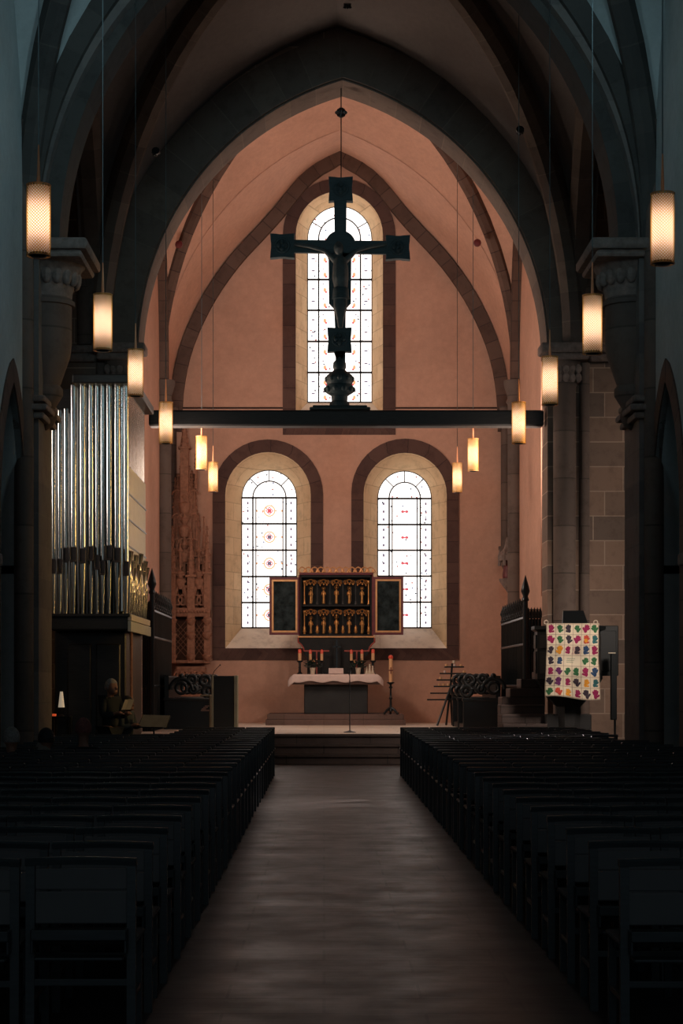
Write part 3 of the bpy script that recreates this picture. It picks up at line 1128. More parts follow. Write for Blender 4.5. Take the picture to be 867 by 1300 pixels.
# rood beam and its bedding
b = MB().bbox(CX - 4.2 if False else X(189, 36.2), X(690, 36.2), 36.15, 36.5, Z(541, 36.2), Z(521, 36.2), .03)
tag(b.build('rood_beam', M['beam']), 'long dark wooden beam spanning the choir arch under the cross', 'beam')

# ------------------------------------------------------------------ the hanging and standing crucifix on the beam
DC = 36.3
s_ = DC / F
def c(px, py):
    """point of the cross face in metres"""
    return (X(px, DC), Z(py, DC))
cr = thing('crucifix', (X(431, DC), DC, Z(521, DC)), 'large dark carved crucifix standing on the beam in front of the upper window', 'crucifix')
T = .10
cxm = X(432, DC)
MB().panel([c(*p) for p in ((426, 516), (426, 380), (424, 250), (440, 250), (439, 380), (438, 516))], [], DC - .05, DC + .05).build('upright', M['cross'], cr)
MB().panel([c(*p) for p in ((372, 305), (372, 321), (492, 323), (492, 306.5))], [], DC - .045, DC + .045).build('crossbar', M['cross'], cr)
def quat(cx, cy, w, h):
    """square end plate with concave edges and pointed corners"""
    pts = []
    cor = [(-1, -1), (1, -1), (1, 1), (-1, 1)]
    for i in range(4):
        a, b_ = cor[i], cor[(i + 1) % 4]
        for t in (0, .12, .25, .38, .5, .62, .75, .88):
            x, y = a[0] + (b_[0] - a[0]) * t, a[1] + (b_[1] - a[1]) * t
            k = 1.03 - .05 * math.sin(PI * t) - (.03 if .3 < t < .7 else 0)
            pts.append(c(cx + x * k * w, cy + y * k * h))
    return pts
for cx_, cy_ in ((432.5, 241), (358.5, 313), (505, 315), (431, 432)):
    b = MB()
    b.panel(quat(cx_, cy_, 15, 15), [], DC - .09, DC + .09)
    x, z = c(cx_, cy_)
    b.torus((x, DC - .09, z), .13, .025, 'y', 16, 6)
    for k in range(4):
        b.ball((x + .07 * math.cos(k * PI / 2), DC - .10, z + .07 * math.sin(k * PI / 2)), .05, 8)
    b.build('end_plate', M['cross'], cr, smooth=35)
b = MB()
x, z = c(432, 313)
b.lathe([(.30, -.06), (.30, .05), (.25, .07)], (x, DC, z), 24, 'y')
b.panel([c(*p) for p in ((414, 322), (417, 328), (417.5, 385), (424, 392), (426, 430), (438, 430), (439, 392), (445.5, 385), (446, 328), (450, 322))], [], DC - .06, DC + .05)
b.panel([c(*p) for p in ((423, 445), (428, 458), (429.5, 466), (432.5, 466), (434, 458), (439, 445))], [], DC - .05, DC + .05)
b.build('back_board', M['cross'], cr)
b = MB()
x, z = X(431, DC), Z(516, DC)
b.lathe([(.19, 0), (.19, .06), (.15, .1), (.16, .2), (.26, .26), (.28, .36), (.24, .42), (.28, .52), (.24, .6), (.15, .66), (.11, .7), (.13, .76), (.12, .84), (.07, .9), (.04, .98), (.03, 1.0)], (x, DC, z), 16)
for k in range(10):
    a = k * PI / 5
    b.ball((x + .25 * math.cos(a), DC + .25 * math.sin(a), z + .32), .06, 8)
    b.ball((x + .25 * math.cos(a + .3), DC + .25 * math.sin(a + .3), z + .52), .05, 8)
b.build('leaf_finial', M['cross'], cr, smooth=50)
b = MB()
b.bbox(X(393, DC), X(470, DC), DC - .16, DC + .16, Z(520.6, DC), Z(518, DC), .02)
b.bbox(X(397, DC), X(466, DC), DC - .13, DC + .13, Z(518, DC), Z(515.5, DC), .015)
b.build('plinth', M['cross'], cr)
# the carved figure on the cross: one continuous body
b = MB()
sk = [((432, 329), .10), ((432, 341), .15), ((432, 355), .16), ((432.5, 368), .13), ((432, 378), .145)]
b.tube([(*c(*p)[:1], DC - .15, c(*p)[1]) for p, r in sk], [r for p, r in sk], 12)
for sx in (-1, 1):
    pts = [(432 + sx * 6, 333), (432 + sx * 20, 320), (432 + sx * 38, 315), (432 + sx * 55, 312.5)]
    b.tube([(c(*p)[0], DC - .12, c(*p)[1]) for p in pts], [.07, .045, .04, .035], 8)
    p = c(*pts[-1])
    for f in range(4):
        b.tube([(p[0], DC - .12, p[1]), (p[0] + sx * .07, DC - .13, p[1] + .025 * (f - 1.5))], [.014, .009], 5)
    b.tube([(p[0], DC - .12, p[1]), (p[0] + sx * .03, DC - .14, p[1] + .06)], [.014, .01], 5)
    pts = [(432 + sx * 3, 378), (432 + sx * 4, 392), (432 + sx * 1.5, 408), (432 + sx * 1, 418)]
    b.tube([(c(*p)[0], DC - .15 - .03 * (i == 1), c(*p)[1]) for i, p in enumerate(pts)], [.09, .075, .05, .035], 8)
x, z = c(431, 318)
b.ball((x - .02, DC - .17, z), .115, 12, .85, .95, 1.2)
b.tube([(x, DC - .15, z - .06), (x + .01, DC - .15, z - .18)], .06, 8)
b.ball((x - .02, DC - .285, z - .01), .022, 6)
bd = b.build('carved_figure', M['corpus'], cr, smooth=60)
md = bd.modifiers.new('m', 'REMESH'); md.mode = 'VOXEL'; md.voxel_size = .022; md.use_smooth_shade = True
b = MB(); x, z = c(432.5, 374)
b.lathe([(.17, -.12), (.155, -.02), (.15, .08), (.13, .1)], (x, DC - .15, z), 14)
b.build('loincloth', M['cross'], bd, smooth=50)
# iron rod and rosette over the cross
b = MB(); xr = X(433, DC)
b.tube([(xr, DC, Z(226, DC)), (xr, DC, Z(112, DC))], .012, 6)
b.lathe([(.02, -.10), (.05, -.08), (.07, 0), (.05, .08), (.02, .1)], (xr, DC, Z(143, DC)), 10)
for k in range(8):
    a = k * PI / 4
    b.ball((xr + .085 * math.cos(a), DC + .085 * math.sin(a), Z(143, DC)), .035, 6)
    b.torus((xr + .05 * math.cos(a), DC, Z(143, DC) + .05 * math.sin(a)), .04, .01, 'y', 8, 4)
tag(b.build('suspension_rod', M['iron'], smooth=40), 'thin iron rod with a rosette hanging from the arch crown down to the cross', 'rod')

# ------------------------------------------------------------------ pendant lamps
def lamp_meshes():
    H, R = .62, .105
    root = thing('pendant_lamp', (0, 0, 0), '', 'pendant lamp', 'pendant lamps with gilt mesh shades')
    # shade
    n, me = 40, MB()
    for k in range(n):
        a0, a1 = 2 * PI * k / n, 2 * PI * (k + 1) / n
        me.face([(R * math.cos(a0), R * math.sin(a0), 0), (R * math.cos(a1), R * math.sin(a1), 0), (R * math.cos(a1), R * math.sin(a1), H), (R * math.cos(a0), R * math.sin(a0), H)],
                [(k / n, 0), ((k + 1) / n, 0), ((k + 1) / n, 1), (k / n, 1)])
    sh = me.build('shade', M['perf'], root, recalc=False, smooth=60)
    for z in (0, H):
        MB().torus((0, 0, z), R, .005, 'z', 32, 6).build('rim', M['gold_trim'], root, smooth=60)
    MB().lathe([(.02, .15), (.028, .17), (.028, .45), (.02, .47)], (0, 0, 0), 16).build('glowing_tube', M['bulb'], root, smooth=50)
    MB().lathe([(.094, .02), (.094, H - .015)], (0, 0, 0), 32, caps=False).build('frosted_cylinder', M['frost'], root, smooth=60)
    b = MB()
    b.lathe([(.02, -.015), (.06, -.01), (.085, .008), (.085, .02), (.03, .07)], (0, 0, 0), 20)
    for k in range(3):
        a = k * 2 * PI / 3
        b.tube([(0, 0, .01), (R * math.cos(a), R * math.sin(a), 0)], .005, 5)
    b.build('bottom_cap', M['iron'], root, smooth=50)
    b = MB()
    for k in range(3):
        a = k * 2 * PI / 3
        b.tube([(0, 0, H - .01), (R * math.cos(a), R * math.sin(a), H)], .005, 5)
    b.tube([(0, 0, .49), (0, 0, H)], .012, 6)
    b.build('top_holder', M['iron'], root, smooth=50)
    b = MB()
    b.lathe([(.016, H - .01), (.016, H + .06), (.007, H + .34), (.004, H + .36)], (0, 0, 0), 10)
    b.build('stem', M['brass'], root, smooth=60)
    return root
lamp0 = lamp_meshes()
bpy.context.view_layer.update()
dg = bpy.context.evaluated_depsgraph_get()
LAMPS = [
    ('left', 'nearest the camera and largest', 49, 235, 325, 16.5), ('left', 'second nearest', 130.5, 374, 445, 21.0),
    ('left', 'third from the camera', 172, 444, 503, 24.6), ('left', 'fourth, just above the beam end by the organ', 210.5, 511, 563, 28.8),
    ('left', 'inner one of two over the choir stalls, hanging higher', 256, 554, 596, 37.8), ('left', 'farthest, closest to the left window', 270.5, 587, 624, 40.2),
    ('right', 'nearest the camera and largest', 841, 246, 335, 16.5), ('right', 'second nearest', 752, 375, 449, 20.2),
    ('right', 'third from the camera', 698, 453, 514, 24.4), ('right', 'fourth, overlapping the right beam end', 658.5, 511, 563, 28.8),
    ('right', 'inner of the far two, hanging higher', 600.5, 557, 598, 37.8), ('right', 'farthest, beside the right window', 580.5, 588, 625, 40.2)]
first = True
for i, (sd, wh, px, pt, pb, D) in enumerate(LAMPS):
    p = W(px, pb, D)
    lab = 'pendant lamp, %s row, %s' % (sd, wh)
    r = lamp0 if i == 0 else copy_tree(lamp0, p, None)
    r.location = p
    r['label'] = lab
    k = ((pb - pt) * D / F) / .62
    r.scale = (k, k, k)
    hit = SC.ray_cast(dg, p + Vector((0, 0, 1.2)), Vector((0, 0, 1)))
    top = hit[1].z if hit[0] else 12.5
    L = (top - p.z) / k
    b = MB()
    b.tube([(0, 0, .95), (0, 0, L)], .0055, 5)
    me = b.build('cord', M['cable'])
    me.parent = r

# ------------------------------------------------------------------ the organ
OX0, OX1, OY0, OY1 = -4.2, X(165, 29.0), 29.0, 32.3
zb0, zb1 = Z(800, 29), Z(779, 29)
org = thing('pipe_organ', (-3.6, 30.5, 0), 'tall organ with bright metal pipes on a dark raised case, left of the choir arch', 'organ')
b = MB()
b.bbox(OX0, OX1 - .02, OY0, OY1, zb0, zb1 - .02, .02)
b.bbox(OX0, OX1 + .01, OY0 - .03, OY1, zb1 - .05, zb1, .01)
b.build('pipe_deck', M['organ_wood'], org)
b = MB()
b.bbox(OX1 - .03, OX1 + .02, OY0 - .01, OY1, zb0 - .02, zb0 + .14, .005)
b.build('deck_edge', M['organ_edge'], org)
b = MB()
b.bbox(OX1 - .03, OX1 + .025, OY0 - .01, OY1 - .2, zb0 + .15, zb1 - .01, .005)
b.build('deck_label_strip', M['paper'], org)
zt = Z(487, 29)
b = MB()
b.bbox(X(92, 29), OX1 + .06, OY0 - .05, OY1 + .1, zt, zt + .14, .02)
b.build('canopy', M['organ_wood'], org)
b = MB()
b.box(OX0, OX1 - .45, OY0 + .55, OY1, zb1, zt)
b.bbox(OX0, OX1 - .10, OY1 - .06, OY1, zb1, zt, .01)
b.build('case', M['organ_wood'], org)
# lower body under the deck
b = MB()
b.bbox(OX0, X(160, 29.5), 29.5, 32.0, 0, zb0, .02)
for x0 in (-4.0, -3.55):
    b.bbox(x0, x0 + .38, 29.46, 29.52, .3, zb0 - .2, .02)
b.build('pedestal', M['organ_wood'], org)
b = MB()
b.bbox(X(165.5, 29.4), X(168.5, 29.4), 29.3, 29.4, .4, zb0, .01)
b.build('corner_post', M['tracery'], org)
M['dull_metal'] = plain('dull_lead_pipe', (.16, .16, .155), .45, .9, .05, 3, 0)  # darker copy of the pipe metal, keeps highlights out of the gaps
# front pipes: x centre, width, top, mouth, in photo pixels
PIPES = [(68, 5.5, 541, 726), (76, 6, 521, 726), (84, 6.5, 519, 712), (93.5, 8.5, 487, 711), (105, 8.5, 487, 713), (115.5, 7, 487, 710), (123.5, 6, 487, 721),
         (130.5, 6.5, 487, 728), (138.5, 8, 487, 709), (149, 8.5, 487, 712), (160, 7.5, 487, 729)]
yy = OY0 + .16
for px, w, pt, pm in PIPES:
    x, r = X(px, yy), w * yy / F / 2 * 1.02
    z0, zm = zb1, Z(pm, yy)
    z1 = min(Z(pt, yy), zt)
    b = MB()
    b.lathe([(.022, z0 - zm), (r * .96, -.02)], (x, yy, zm), 18, caps=False)
    b.lathe([(r, .22), (r, z1 - zm)], (x, yy, zm), 20)
    b.lathe([(r * .97, -.02), (r * .97, .23)], (x, yy + .004, zm), 18)
    pipe = b.build('organ_pipe', M['organ_metal'], org, smooth=50)
    b = MB()
    b.bbox(x - r * .88, x + r * .88, yy - r * 1.05, yy - r * .35, zm + .0, zm + .2, .008)
    for sx in (-1, 1):
        b.bbox(x + sx * r * .95 - .008, x + sx * r * .95 + .008, yy - r * 1.35, yy, zm - .02, zm + .19, .003)
    b.bbox(x - r * .9, x + r * .9, yy - r * 1.4, yy - r * .7, zm - .03, zm - .0, .006)
    b.build('pipe_mouth', M['organ_mouth'], pipe)
# pipes in second line, filling the gaps
for px in (72, 80, 88.5, 99.5, 110.5, 119.5, 127, 134.5, 144, 155):
    x = X(px, yy + .2)
    z1 = Z(540 if px < 75 else 522 if px < 90 else 487.5, yy)
    b = MB().lathe([(.02, zb1), (.035, zb1 + .6), (.036, min(z1, zt))], (x, yy + .27, 0), 12)
    b.build('organ_pipe', M['dull_metal'], org, smooth=50)
# side face: a rank of slim pipes with cross rails, and small pipes in front
ns = 18
for k in range(ns):
    y = OY0 + .35 + (OY1 - OY0 - .5) * k / (ns - 1)
    b = MB().lathe([(.085, zb1 + .05), (.085, zt)], (OX1 - .16, y, 0), 14)
    b.build('side_pipe', M['organ_metal'], org, smooth=50)
b = MB()
for py in (632, 664, 697):
    z = Z(py, OY0 + 1)
    b.bbox(OX1 - .075, OX1 - .045, OY0 + .3, OY1 - .1, z - .012, z + .012, .003)
b.build('side_rail', M['iron'], org)
for pa, pb in ((597, 631), (633, 663), (665, 696), (698, 735)):
    b = MB()
    for k in range(17):
        y = OY0 + .42 + (OY1 - OY0 - .6) * k / 17
        b.bbox(OX1 - .075, OX1 - .055, y + .006, y + (OY1 - OY0 - .6) / 17 - .006, Z(pb, OY0 + 1), Z(pa, OY0 + 1), .003)
    b.build('shutter_panel', M['shutter'], org)
rnd = random.Random(4)
for k in range(11):
    y = OY0 + .35 + (OY1 - OY0 - .6) * k / 10
    zm = zb1 + .62 - .12 * (k % 3) + rnd.uniform(-.05, .05)
    b = MB()
    b.lathe([(.012, zb1 - zm), (.05, -.01), (.05, .02), (.035, .06), (.04, .2), (.075, .38), (.03, .40)], (OX1 - .05, y, zm), 12)
    b.build('trumpet_pipe', M['organ_metal'], org, smooth=40)

# ------------------------------------------------------------------ carved sacrament house on the left of the end wall
DT = 45.0
def tx(px): return X(213 + (px - 199) * .81, DT)
def tz(py): return Z(py, DT)
sh = thing('sacrament_house', (tx(235), DT, CZ), 'tall carved red sandstone tabernacle with pinnacles against the end wall on the left', 'sacrament house')
b = MB()
b.bbox(tx(206), tx(262), DT - .1, DB, CZ, tz(872), .02)
b.bbox(tx(212), tx(258), DT - .05, DB, tz(872), tz(846), .02)
for k in range(5):
    b.torus((tx(217 + k * 9), DT - .07, tz(858)), .12, .03, 'y', 10, 5, 0, PI)
b.build('base', M['tracery'], sh)
b = MB()
b.bbox(tx(203), tx(264), DT - .16, DB, tz(842), tz(838), .02)
b.bbox(tx(203), tx(265), DT - .2, DB, tz(783), tz(772), .02)
for k in range(13):
    b.ball((tx(207 + k * 4.5), DT - .21, tz(777)), .035, 6)
b.bbox(tx(204), tx(264), DT + .18, DB, tz(838), tz(783), .01)
b.build('cornice', M['tracery'], sh, smooth=40)
for xa, xb in ((208, 229), (239, 256)):
    b = MB()
    b.bbox(tx(xa), tx(xb), DT + .1, DT + .18, tz(837), tz(785), .01)
    d = b.build('lattice_door', M['dark_niche'], sh)
    b = MB()
    for k in range(-7, 8):
        for sg in (-1, 1):
            x0, x1 = tx(xa), tx(xb)
            zc = (tz(837) + tz(785)) / 2 + k * .14
            p, q = Vector((x0, DT + .09, zc - sg * .18)), Vector((x1, DT + .09, zc + sg * .18))
            if tz(836) < p.z < tz(786) and tz(836) < q.z < tz(786):
                b.tube([p, q], .010, 4)
    b.build('lattice', M['tracery'], d)
def pinnacle(b, px, y, py0, py1, r=.05, crock=True):
    """slim square shaft ending in a crocketed spire"""
    x, z0, z1 = tx(px), tz(py0), tz(py1)
    zs = z1 - min(1.1, (z1 - z0) * .35)
    b.bbox(x - r, x + r, y - r, y + r, z0, zs, .01)
    b.bbox(x - r * 1.5, x + r * 1.5, y - r * 1.5, y + r * 1.5, zs - .05, zs, .01)
    b.lathe([(r * 1.1, zs), (.012, z1 - .05), (.03, z1 - .03), (.012, z1)], (x, y, 0), 6)
    if crock:
        n = max(3, int((z1 - zs) / .14))
        for k in range(n):
            t = (k + .5) / n
            rr = r * 1.1 * (1 - t) + .015
            for a in range(4):
                an = a * PI / 2 + PI / 4
                b.ball((x + rr * math.cos(an), y + rr * math.sin(an), zs + (z1 - zs) * t), .022, 5)
for px, y, p0, p1, r in ((236, .0, 842, 672, .09), (261, .0, 842, 668, .075), (207, -.05, 842, 668, .08)):
    b = MB(); pinnacle(b, px, DT - .12 + y, p0, p1, r)
    x = tx(px)
    for py in (833, 806, 788):
        b.lathe([(.03, -.12), (.11, -.03), (.12, .02), (.05, .06)], (x, DT - .2, tz(py)), 8)
    b.build('buttress', M['tracery'], sh, smooth=35)
# ogee gables over the two doors
for ca, hw in ((219, 13), (248, 13)):
    b = MB()
    for sx in (-1, 1):
        pts = []
        for i in range(9):
            t = i / 8
            dx = (1 - t) ** .8 * (1 if t < .5 else 1)
            zz_ = tz(770) + (tz(722) - tz(770)) * (t * .55 + .45 * t ** 3)
            pts.append((tx(ca + sx * hw * (1 - t) * (1 + .25 * math.sin(PI * t))), DT - .12, zz_))
        b.tube(pts, [.055] * 7 + [.04, .03], 6)
        for p in pts[1:-1]:
            b.ball((p[0] + sx * .05, p[1] - .02, p[2] + .05), .045, 6)
        b.torus((tx(ca + sx * 5), DT - .1, tz(762)), .12, .025, 'y', 10, 5)
    b.lathe([(.05, -.25), (.13, -.1), (.13, -.02), (.05, .02), (.10, .12), (.10, .16), (.03, .2), (.03, .6), (.08, .66), (.02, .75), (.02, .9)], (tx(ca), DT - .12, tz(735)), 10)
    b.build('gable', M['tracery'], sh, smooth=45)
# open arcade above the gables
b = MB()
b.bbox(tx(201), tx(262), DT + .2, DT + .3, tz(772), tz(712), .01)
b.bbox(tx(208), tx(242), DT + .22, DT + .32, tz(712), tz(600), .01)  # dark slab standing in for the deep shade between the pinnacles
b.build('back_slab', M['dark_niche'], sh)
for px, p0, p1, r in ((213, 772, 655, .045), (224, 772, 655, .04), (244, 772, 660, .045), (255, 772, 655, .04), (199, 740, 700, .05)):
    b = MB(); pinnacle(b, px, DT + .08, p0, p1, r, False); b.build('shaft', M['tracery'], sh)
b = MB()
for k, ca in enumerate((206, 218, 230, 243, 254)):
    R_ = .13
    b.torus((tx(ca), DT - .05, tz(713)), R_, .028, 'y', 12, 5, 0, PI)
    b.torus((tx(ca), DT - .05, tz(709)), R_ * 1.5, .022, 'y', 12, 5, PI * .1, PI * .9)
    b.ball((tx(ca), DT - .05, tz(702)), .06, 7)
    b.tube([(tx(ca) - R_, DT - .05, tz(713)), (tx(ca) - R_, DT - .05, tz(720))], .025, 5)
b.bbox(tx(200), tx(260), DT + .0, DT + .2, tz(716), tz(712), .01)
b.build('tracery_band', M['tracery'], sh, smooth=45)
# the diminishing upper stages
for (cx_, p0, p1, r) in ((210, 712, 605, .05), (218, 712, 590, .06), (232, 712, 590, .06), (240, 712, 610, .05), (246, 712, 650, .04), (225, 640, 528, .10), (214, 660, 600, .04), (236, 660, 596, .035), (243, 620, 575, .03)):
    b = MB(); pinnacle(b, cx_, DT + (.05 if cx_ % 2 else .16), p0, p1, r); b.build('pinnacle', M['tracery'], sh, smooth=35)
b = MB()
for py in (628, 658, 690):
    for ca in (213, 222, 231, 239):
        b.torus((tx(ca), DT + .02, tz(py)), .11, .022, 'y', 10, 5, 0, PI)
    b.lathe([(.10, -.35), (.14, -.2), (.14, -.12), (.05, -.05), (.11, .05), (.04, .15), (.04, .3)], (tx(225), DT + .02, tz(py + 5)), 10)
b.box(tx(211), tx(240), DT + .18, DT + .22, tz(712), tz(628))
b.build('upper_tracery', M['tracery'], sh, smooth=45)

# ------------------------------------------------------------------ altar
DL = 43.6
def ax(px): return X(px, DL)
def az(py): return Z(py, DL)
b = MB()
b.bbox(X(337, 42.9), X(515, 42.9), 42.9, 45.3, CZ, CZ + .13, .01)
b.bbox(X(339, 42.9), X(513, 42.9), 42.94, 45.3, CZ + .13, CZ + .25, .01)
tag(b.build('altar_platform', M['mensa']), 'low stone platform under the altar', 'platform')
al = thing('altar', (ax(428), DL + .4, CZ + .25), 'stone altar table with a thick slab top on a dark solid block', 'altar')
MB().bbox(ax(386), ax(467), DL, DL + .9, CZ + .25, az(868.5), .02).build('block', M['altar_stone'], al)
b = MB(); b.bbox(ax(370), ax(482), DL - .25, DL + 1.0, az(869), az(857.5), .02)
b.build('slab', M['mensa'], al)
# linen cloth: lies on the slab, hangs in shallow folds over front and sides
b = MB()
zt_ = az(857) + .012
x0, x1 = ax(367), ax(485)
N = 48
rows = []
for j in range(12):
    row = []
    for i in range(N + 1):
        t = i / N
        x = x0 + .08 + (x1 - x0 - .16) * t
        if j <= 5:
            y, z = DL - .28 + (5 - j) / 5 * 1.25, zt_
        else:
            d = (j - 5) / 6
            ed = min(1, min(t, 1 - t) * 30)
            y = DL - .285 - .012 * math.sin(t * 55) * d - .01
            z = zt_ - .17 * d - .02 * math.sin(t * 23) * d
        if t < .02 or t > .98:
            s_x = -1 if t < .5 else 1
            z2 = -.07 - .05 * (1 if j > 5 else 0)
            x += s_x * .10 * (1 if j > 5 else .55)
            z += (z2 if t in (0, 1) else -.02)
        row.append((x, y, z))
    rows.append(row)
b.loft(rows, close=False)
ctri = MB()
o = b.build('altar_cloth', M['linen'], recalc=False, smooth=60)
sm = o.modifiers.new('s', 'SOLIDIFY'); sm.thickness = .008
tag(o, 'white linen cloth with a lace edge draped over the altar slab', 'altar cloth')

# ------------------------------------------------------------------ winged altarpiece
DR = 44.55
def rx(px): return X(px, DR)
def rz(py): return Z(py, DR)
rt = thing('winged_altarpiece', (rx(428), DR + .2, rz(856)), 'dark and gilt winged altarpiece with carved saints, standing behind the altar', 'altarpiece')
b = MB()   # predella with curved sides
pts = [(385, 810), (470, 810), (473, 813)]
outl = [(378, 808), (475, 808), (475, 815), (472, 818), (469, 822), (468, 828), (466, 832), (462, 834), (462, 857), (390, 857), (390, 834), (387, 832), (385.5, 828), (384, 822), (381.5, 818), (378, 815)]
b.panel([(rx(x), rz(y)) for x, y in outl], [], DR - .02, DR + .42)
b.build('predella', M['retable_dark'], rt)
b = MB()
b.bbox(rx(378), rx(476), DR - .06, DR, rz(809.5), rz(807.5), .004)
b.build('gilt_moulding', M['gold_trim'], rt)
for sx in (-1, 1):
    b = MB()
    P = [(475.5, 810), (475.5, 815), (472, 818), (469, 822), (468, 827)]
    P = [(427 + sx * (x - 427), y) for x, y in P]
    b.tube([(rx(x), DR - .03, rz(y)) for x, y in P], .02, 6)
    b.build('red_edging', M['red_edge'], rt)
# cabinet
b = MB()
b.bbox(rx(379), rx(474), DR + .30, DR + .40, rz(808), rz(730), .01)
b.bbox(rx(379), rx(383), DR - .02, DR + .3, rz(808), rz(730), .01)
b.bbox(rx(470), rx(474), DR - .02, DR + .3, rz(808), rz(730), .01)
b.bbox(rx(379), rx(474), DR - .02, DR + .3, rz(808), rz(805.5), .01)
b.bbox(rx(379), rx(474), DR - .02, DR + .3, rz(733), rz(730), .01)
b.bbox(rx(383), rx(470), DR + .04, DR + .3, rz(770), rz(767.5), .01)
b.build('cabinet', M['retable_dark'], rt)
b = MB()
for x0_, x1_, y0_, y1_ in ((379, 381, 730, 808), (472, 474, 730, 808)):
    b.bbox(rx(x0_), rx(x1_), DR - .05, DR - .01, rz(y1_), rz(y0_), .008)
b.build('red_frame', M['red_frame'], rt)
b = MB()
b.bbox(rx(380), rx(474), DR - .06, DR + .3, rz(730), rz(727), .01)
b.build('top_rail', M['red_frame'], rt)
b = MB()
for k in range(12):
    x = rx(383.5 + k * 7.9)
    b.torus((x, DR - .02, rz(723.8)), .066, .015, 'y', 12, 5)
    b.ball((x, DR - .02, rz(720.3)), .02, 6)
    b.torus((x + .073, DR - .02, rz(725.3)), .036, .012, 'y', 8, 4)
b.build('crest', M['gold_trim'], rt, smooth=45)
rnd = random.Random(9)
def saint(x, z, h, k):
    b = MB()
    y = DR + .14
    b.lathe([(.09, 0), (.10, .05), (.07, .3), (.10, .52), (.085, .66), (.045, .74), (.035, .77)], (0, 0, 0), 10)
    b.ball((0, 0, .86), .075, 10, .85, .9, 1.1)
    for sx in (-1, 1):
        b.tube([(sx * .09, 0, .66), (sx * .13, -.04, .5), (sx * (.02 + .05 * (k % 3)), -.11, .48 + .04 * (k % 2))], [.035, .03, .02], 6)
    if k % 3 == 0:
        b.tube([(.10, -.1, .1), (.10, -.1, .95)], .012, 5)
    if k % 2:
        b.lathe([(.10, .86), (.10, .88)], (0, .05, 0), 10)
    b.torus((0, .03, .88), .11, .012, 'y', 12, 4)
    for v in range(len(b.v)):
        q = b.v[v]
        b.v[v] = (x + q[0] * h * .9, y + q[1] * h, z + q[2] * h)
    b.build('carved_saint', M['gold'], rt, smooth=50)
for row, (pz, hh) in enumerate(((766, .37), (804, .37))):
    for k in range(5):
        px = 394.5 + k * 16.3
        saint(rx(px), rz(pz), hh * 1.12 + (.03 if k == 2 else 0), k + row * 2)
        # canopy of tracery above each niche
        b = MB()
        zc = rz(pz - 27)
        for t in range(3):
            b.torus((rx(px - 4.5 + 4.5 * t), DR + .02, zc + (.02 if t == 1 else 0)), .045, .012, 'y', 9, 4)
            b.ball((rx(px - 5 + 5 * t) + rnd.uniform(-.02, .02), DR + .0, zc - .06 + rnd.uniform(-.02, .02)), .022, 5)
        b.torus((rx(px), DR + .0, zc - .04), .10, .012, 'y', 10, 4, 0, PI)
        b.build('niche_canopy', M['gold'], rt, smooth=50)
    for k in range(6):
        px = 386.4 + k * 16.3
        b = MB()
        b.lathe([(.03, rz(pz + 1)), (.015, rz(pz - 3)), (.014, rz(pz - 24)), (.03, rz(pz - 27)), (.03, rz(pz - 29))], (rx(px), DR + .04, 0), 8)
        b.build('niche_column', M['gold'] if k in (0, 5) else M['black_wood'], rt)
        if row == 1:
            b = MB().lathe([(.02, 0), (.045, .04), (.03, .1), (.035, .14), (.008, .19)], (rx(px), DR - .0, rz(pz)), 8)
            b.build('small_gilt_figure', M['gold'], rt, smooth=50)
# wings, hinged slightly forward
for sx, (xa, xb) in ((-1, (342, 380.5)), (1, (473.5, 512))):
    b = MB()
    ya = 733 if sx < 0 else 732.5
    o_ = [(rx(xa), rz(806)), (rx(xb), rz(806)), (rx(xb), rz(ya)), (rx(xa), rz(ya))]
    i_ = [(rx(xa + 3), rz(803)), (rx(xb - 3), rz(803)), (rx(xb - 3), rz(ya + 3)), (rx(xa + 3), rz(ya + 3))]
    b.panel(o_, [i_], DR - .05, DR + .03)
    wg = b.build('wing', M['red_frame'], rt)
    b = MB()
    j_ = [(rx(xa + 5.3), rz(800.7)), (rx(xb - 5.3), rz(800.7)), (rx(xb - 5.3), rz(ya + 5.3)), (rx(xa + 5.3), rz(ya + 5.3))]
    b.panel(i_, [j_], DR - .06, DR + .01)
    b.build('gilt_border', M['gold_trim'], wg)
    b = MB()
    b.bbox(rx(xa + 5), rx(xb - 5), DR - .02, DR + .01, rz(801), rz(ya + 5), .003)
    b.bbox(rx(xa + 5), rx(xb - 5), DR - .035, DR - .015, rz(769), rz(768), .003)
    b.build('painted_panel', M['altar_panel'], wg)

# ------------------------------------------------------------------ things on the altar
ZT = zt_ + .008
def candle(px, D, zb, ztop, holder, label, r=.036, zone='candle'):
    x = X(px, D)
    b = MB().lathe([(r, 0), (r, ztop - zb), (r * .6, ztop - zb + .004), (.004, ztop - zb + .006), (.003, ztop - zb + .03)], (x, D, zb), 12)
    o = b.build('candle', M['candle'], smooth=50)
    tag(o, label, 'candle', 'candles on and beside the altar')
    b = MB().lathe([(r * 1.02, -.07), (r * 1.02, .004), (r * .7, .02), (.004, .03)], (x, D, ztop), 12)
    b.build('red_top', M['redwax'], o, smooth=50)
    return o
def stick(px, D, zb, zt2, label, r=.05):
    x = X(px, D)
    h = zt2 - zb
    b = MB().lathe([(r * 1.15, 0), (r * 1.15, .015), (r * .6, .05), (r * .42, h * .45), (r * .6, h * .5), (r * .42, h * .55), (r * .5, h - .05), (r * 1.2, h - .025), (r * 1.25, h)], (x, D, zb), 14)
    tag(b.build('candlestick', M['iron'], smooth=40), label, 'candlestick', 'candlesticks on the altar')
DK = 43.95
for px, sd, n_ in ((380.5, 'left', 'outermost'), (473.5, 'right', 'outermost')):
    stick(px, DK, ZT, Z(838.5, DK), 'short black candlestick at the %s end of the altar' % sd, .058)
    candle(px, DK, Z(838.5, DK), Z(825.5, DK), None, 'outermost candle at the %s end of the altar' % sd, .04)
